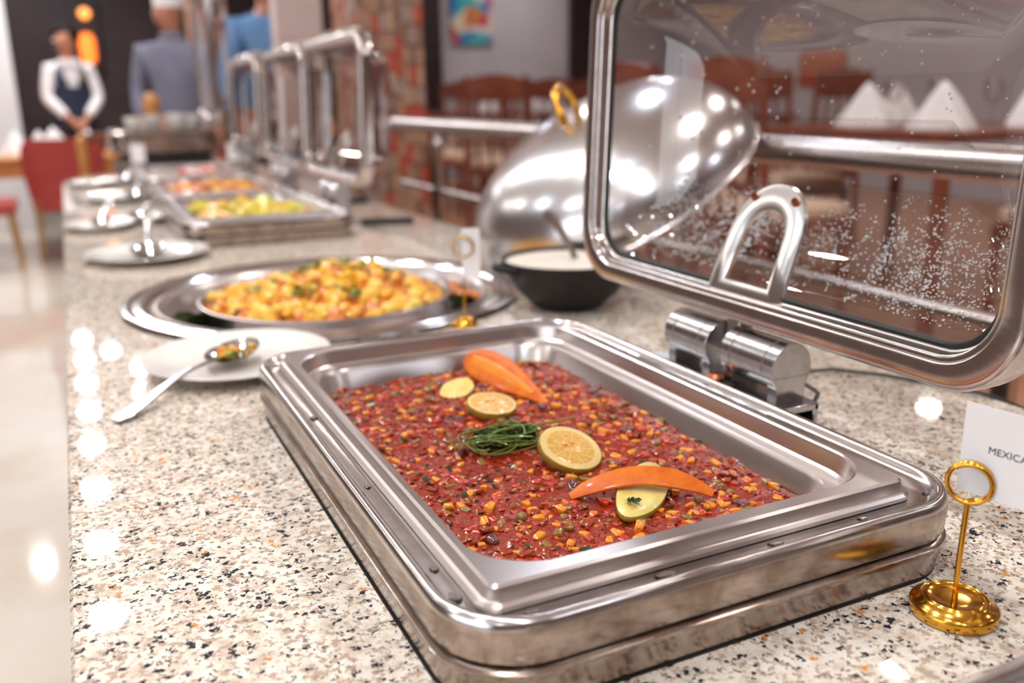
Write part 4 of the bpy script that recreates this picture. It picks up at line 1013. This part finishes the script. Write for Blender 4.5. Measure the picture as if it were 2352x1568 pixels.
M['amber'] = noisy('amber_red_panel', (.50,.13,.03), (.42,.04,.02), 3, .4)
o = finish('wall_panel_art', bm, M['amber'], None, 0, (6.58,6.55,Z0+.47)); o.rotation_euler = (0,0,PI/2); tag(o, 'orange-red panel on the far right wall seen through the lid window', 'wall art')

# glowing amber wall lantern at the back
M['amber_glow'] = mat('amber_lamp_glass', (1,.25,.03), .5, emit=1.2, ecol=(1,.20,.03)); M['bulb'] = mat('orange_bulb', (1,.4,.1), .5, emit=1.5, ecol=(1,.33,.08))
t = thing('wall_lantern', 'glowing amber wall lantern on the dark back wall behind the waiter', 'lamp', (.145,10.46,Z0+.62))
bm = BM(); box(bm, (-.14,.05,-.1), (.14,.135,.62), .01); finish('backplate', bm, M['trim_dark'], t, 30)
bm = BM(); lathe(bm, [(.001,0),(.06,.01),(.078,.06),(.078,.24),(.05,.30),(.001,.31)], 28, (0,-.03,.0), sx=1); finish('glow_glass', bm, M['amber_glow'], t, 60)
bm = BM(); bmesh.ops.create_uvsphere(bm, u_segments=20, v_segments=12, radius=.058); 
for v in bm.verts: v.co += Vector((.01,-.03,.50))
finish('bulb', bm, M['bulb'], t, 60)
bm = BM(); tube(bm, [(0,.05,.40),(0,-.03,.40),(.01,-.03,.44)], .008, 8); finish('bracket', bm, M['brass'], t)

# ------------------------------------------------------------------ people
M['skin'] = noisy('warm_skin', (.42,.17,.10), (.50,.22,.14), 14, .5); M['skin'].node_tree.nodes['Principled BSDF'].inputs['Subsurface Weight'].default_value = .05
M['hair'] = mat('black_hair', (.006,.005,.005), .8, spec=.15)
M['shirt'] = noisy('white_shirt', (.78,.76,.79), (.84,.82,.85), 10, .8)
M['vest'] = noisy('navy_vest', (.010,.018,.045), (.014,.026,.06), 10, .7)
M['trouser'] = mat('black_trousers', (.012,.012,.018), .7)
M['chefgrey'] = noisy('grey_chef_jacket', (.17,.17,.24), (.20,.20,.28), 8, .8)
M['chefwhite'] = mat('white_chef_hat', (.85,.83,.84), .8)
M['blue_shirt'] = noisy('light_blue_shirt', (.12,.26,.50), (.16,.32,.58), 8, .8)
M['shoe'] = mat('black_shoe', (.01,.01,.01), .3)
M['eye'] = mat('eye_white', (.8,.78,.75), .3); M['lips'] = mat('lips', (.35,.09,.07), .5)
def skin(name, nodes, edges, m, parent, sub=2, root=0):
    me = bpy.data.meshes.new(name); me.from_pydata([n[0] for n in nodes], edges, []); 
    o = bpy.data.objects.new(name, me); C.objects.link(o); o.parent = parent
    sk = o.modifiers.new('Skin', 'SKIN'); sk.use_smooth_shade = True
    if not me.skin_vertices: 
        bm = bmesh.new(); bm.from_mesh(me); bm.verts.layers.skin.verify(); bm.to_mesh(me); bm.free()
    for i, n in enumerate(nodes):
        s = me.skin_vertices[0].data[i]; s.radius = n[1] if isinstance(n[1], tuple) else (n[1], n[1]); s.use_root = (i == root)
    o.modifiers.new('Sub', 'SUBSURF').levels = sub; o.modifiers['Sub'].render_levels = sub
    me.materials.append(m); return o
def person(label, loc, rz, Hh, arms, head_turn, top, legs=M['trouser'], vest=None, hat=False, hair=True, stout=1., sw=.108):
    """faces -Y before turning. arms = ((elbow, wrist, hand), (...)) in units of height"""
    t = thing('person', label, 'person', loc, rz); h = Hh
    def V(x, y, z): return (x*h, y*h, z*h)
    N = [(V(0,0,.53), (.085*h*stout,.06*h*stout)), (V(0,0,.60), (.072*h*stout,.055*h*stout)), (V(0,0,.70), (.078*h*stout,.058*h*stout)), (V(0,0,.785), (.085*h,.055*h)), (V(0,0.004,.835), (.045*h,.04*h)), (V(0,0,.862), (.030*h,.030*h)),
         (V(0,-.004,.888), (.036*h,.040*h)), (V(0,-.006,.915), (.046*h,.055*h)), (V(0,-.003,.948), (.048*h,.060*h)), (V(0,0,.978), (.038*h,.048*h))]
    E_ = [(i, i+1) for i in range(9)]
    c, s = math.cos(head_turn), math.sin(head_turn)
    def Hd(x, y, z): return V(x*c - y*s, x*s + y*c, z)
    N += [(Hd(0,-.058,.918), .008*h)]; E_ += [(7, 10)]
    def limb(start, pts):
        p = start
        for q, rad in pts: N.append((V(*q), rad*h)); E_.append((p, len(N)-1)); p = len(N)-1
        return p
    for sx, (el, wr, ha) in zip((-1, 1), arms):
        sh = (sx*sw, 0, .802)
        k = limb(3, [(sh, .032), (tuple((a+b)/2 for a, b in zip(sh, el)), .027), (el, .023), (tuple((a+b)/2 for a, b in zip(el, wr)), .021), (wr, .014), (ha, .018)])
        d = Vector(ha)-Vector(wr); d.normalize(); sd = d.cross(Vector((0,-1,.2))).normalized(); inn = Vector((0,0,-1))
        for f in range(4):
            o1 = Vector(ha) + d*.012 + sd*(-.013+.0088*f); o2 = o1 + d*(.018-.002*abs(f-1)); o3 = o2 + (d*.6+Vector((0,.5,-.5))).normalized()*.014
            limb(k, [(tuple(o1), .0058), (tuple(o2), .0052), (tuple(o3), .0045)])
        limb(k, [(tuple(Vector(ha)-sd*.018+d*.002), .0062), (tuple(Vector(ha)-sd*.024+d*.016), .0055)])
    for sx in (-1, 1):
        limb(0, [((sx*.052,0,.49), .052*stout), ((sx*.056,-.004,.38), .043), ((sx*.058,-.006,.285), .032), ((sx*.058,.004,.19), .030), ((sx*.058,.008,.06), .020), ((sx*.060,-.03,.020), .020), ((sx*.064,-.075,.016), .017)])
    skin('body', N, E_, M['skin'], t)
    # head details
    for sx in (-1, 1):
        bm = BM(); bmesh.ops.create_uvsphere(bm, u_segments=10, v_segments=8, radius=.0075*h)
        for v in bm.verts: v.co += Vector(Hd(sx*.019,-.046,.934))
        finish('eye', bm, M['eye'], t)
        bm = BM(); bmesh.ops.create_uvsphere(bm, u_segments=10, v_segments=8, radius=1)
        for v in bm.verts: v.co = Vector((v.co.x*.006*h, v.co.y*.012*h, v.co.z*.017*h)) + Vector(Hd(sx*.043,.004,.930))
        finish('ear', bm, M['skin'], t)
    bm = BM(); tube(bm, [Hd(-.014,-.047,.898), Hd(0,-.052,.899), Hd(.014,-.047,.898)], .0035*h, 8); finish('mouth', bm, M['lips'], t)
    if hair:
        bm = BM(); bmesh.ops.create_uvsphere(bm, u_segments=28, v_segments=18, radius=1)
        bmesh.ops.delete(bm, geom=[v for v in bm.verts if v.co.z < -.35 or (v.co.y < -.45 and v.co.z < .18)], context='VERTS')
        for v in bm.verts:
            p = v.co; v.co = Vector(Hd(p.x*.056, p.y*.070+.007, .953+p.z*.056))
        finish('hair', bm, M['hair'], t)
    if hat:
        bm = BM(); loops = []
        for z, q in ((.950,.050),(.965,.052),(1.03,.053),(1.035,.058),(1.09,.066),(1.13,.064),(1.15,.045),(1.155,.004)):
            loops.append([V(q*math.cos(a)*(1+(.05*math.sin(12*a) if z > 1.03 else 0)), q*1.1*math.sin(a)*(1+(.05*math.sin(12*a) if z > 1.03 else 0)), z) for a in [2*PI*k/48 for k in range(48)]])
        loft(bm, loops, False, True); finish('hat', bm, M['chefwhite'], t, 60)
    # clothes: sleeves and torso in one, trousers in one
    g = 1.13
    N2 = [(V(0,0,.545), (.090*h*stout,.066*h*stout)), (V(0,0,.60), (.080*h*stout,.062*h*stout)), (V(0,0,.70), (.086*h*stout,.066*h*stout)), (V(0,0,.785), (.092*h,.062*h)), (V(0,.002,.835), (.052*h,.048*h)), (V(0,0,.850), (.036*h,.036*h))]
    E2 = [(i, i+1) for i in range(5)]
    for sx, (el, wr, ha) in zip((-1, 1), arms):
        sh = (sx*sw, 0, .802); p = 3; cuff = tuple(b+(a-b)*.08 for a, b in zip(el, wr))
        for q, rad in ((sh,.040),(tuple((a+b)/2 for a, b in zip(sh, el)),.034),(el,.030),(tuple((a+b)/2 for a, b in zip(el, wr)),.027),(cuff,.021)):
            N2.append((V(*q), rad*h)); E2.append((p, len(N2)-1)); p = len(N2)-1
    skin('shirt', N2, E2, top, t)
    if vest:
        bm = BM(); loops = []
        for z, q, w in ((.53,.104,.084),(.60,.098,.081),(.66,.098,.083),(.72,.099,.084),(.76,.096,.082),(.80,.088,.074),(.832,.072,.062)):
            L = []
            for k in range(40):
                a = -PI/2 + 2*PI*(k+.5)/40; vn = max(0, 1-abs(a+PI/2)/.55) if a < PI/2 else max(0, 1-abs(a-3*PI/2)/.55)
                x, y = q*math.cos(a), w*math.sin(a)
                L.append(V(x, y, z))
            loops.append(L)
        loft(bm, loops)
        # cut the V neck and arm holes
        kill = []
        for v in bm.verts:
            x, y, z = v.co/h
            if y < 0 and z > .70 and abs(x) < (z-.70)*.30: kill.append(v)
            elif z > .745 and abs(x) > .076: kill.append(v)
        bmesh.ops.delete(bm, geom=kill, context='VERTS'); finish('vest', bm, vest, t, 60)
        bm = BM(); box(bm, V(.030,-.090,.752), V(.060,-.082,.770), .001); finish('name_badge', bm, M['brass'], t, 0)
        for sg in (-1, 1):
            bm = BM(); bm.faces.new([bm.verts.new(V(*q)) for q in ((0,-.060,.842),(sg*.040,-.048,.850),(sg*.045,-.066,.822),(sg*.012,-.070,.815))]); bmesh.ops.solidify(bm, geom=bm.faces[:], thickness=.004*h); finish('collar', bm, M['shirt'], t, 0)
    elif hat:
        bm = BM(); lathe(bm, [(.041*h,0),(.044*h,.012*h),(.040*h,.024*h),(.037*h,.022*h),(.038*h,.004*h)], 28, V(0,0,.842)); finish('collar', bm, top, t)
    N3 = [(V(0,0,.555), (.088*h*stout,.066*h*stout)), (V(0,0,.52), (.088*h*stout,.068*h*stout))]; E3 = [(0,1)]
    for sx in (-1, 1):
        p = 1
        for q, rad in (((sx*.052,0,.47),.060*stout),((sx*.057,-.004,.38),.050),((sx*.058,-.004,.285),.041),((sx*.058,.004,.18),.038),((sx*.058,.004,.045),.034)):
            N3.append((V(*q), rad*h)); E3.append((p, len(N3)-1)); p = len(N3)-1
    skin('trousers', N3, E3, legs, t)
    for sx in (-1, 1):
        bm = BM(); loft(bm, [[V(sx*.062+x*w, -.03+y*l_, z) for x, y in rr(-1,-1,1,1,.8,4)] for w, l_, z in ((.028,.072,.0),(.030,.075,.008),(.029,.072,.022),(.022,.05,.042),(.015,.02,.05))], True, True); finish('shoe', bm, M['shoe'], t, 60)
    return t
person('waiter in a white shirt and navy vest, hands clasped, looking left', (-.085,8.4,0), .12, 1.77,
       (((-.112,-.03,.665),(-.040,-.105,.575),(-.014,-.122,.548)), ((.112,-.03,.665),(.040,-.105,.575),(.014,-.122,.548))), -.85, M['shirt'], vest=M['vest'], sw=.086)
person('chef in a grey jacket and tall white hat standing behind the carved chair', (.545,6.3,0), -.25, 1.84,
       (((-.135,.0,.67),(-.13,-.06,.56),(-.128,-.085,.525)), ((.135,.0,.67),(.13,-.06,.56),(.128,-.085,.525))), -1.0, M['chefgrey'], hat=True, hair=False, stout=1.12)
person('person in a light blue shirt leaning behind the far lids', (.925,4.98,0), .3, 1.92,
       (((-.145,.0,.66),(-.14,-.03,.56),(-.138,-.045,.53)), ((.14,.0,.67),(.13,-.06,.56),(.128,-.085,.525))), -.4, M['blue_shirt'], stout=1.1)
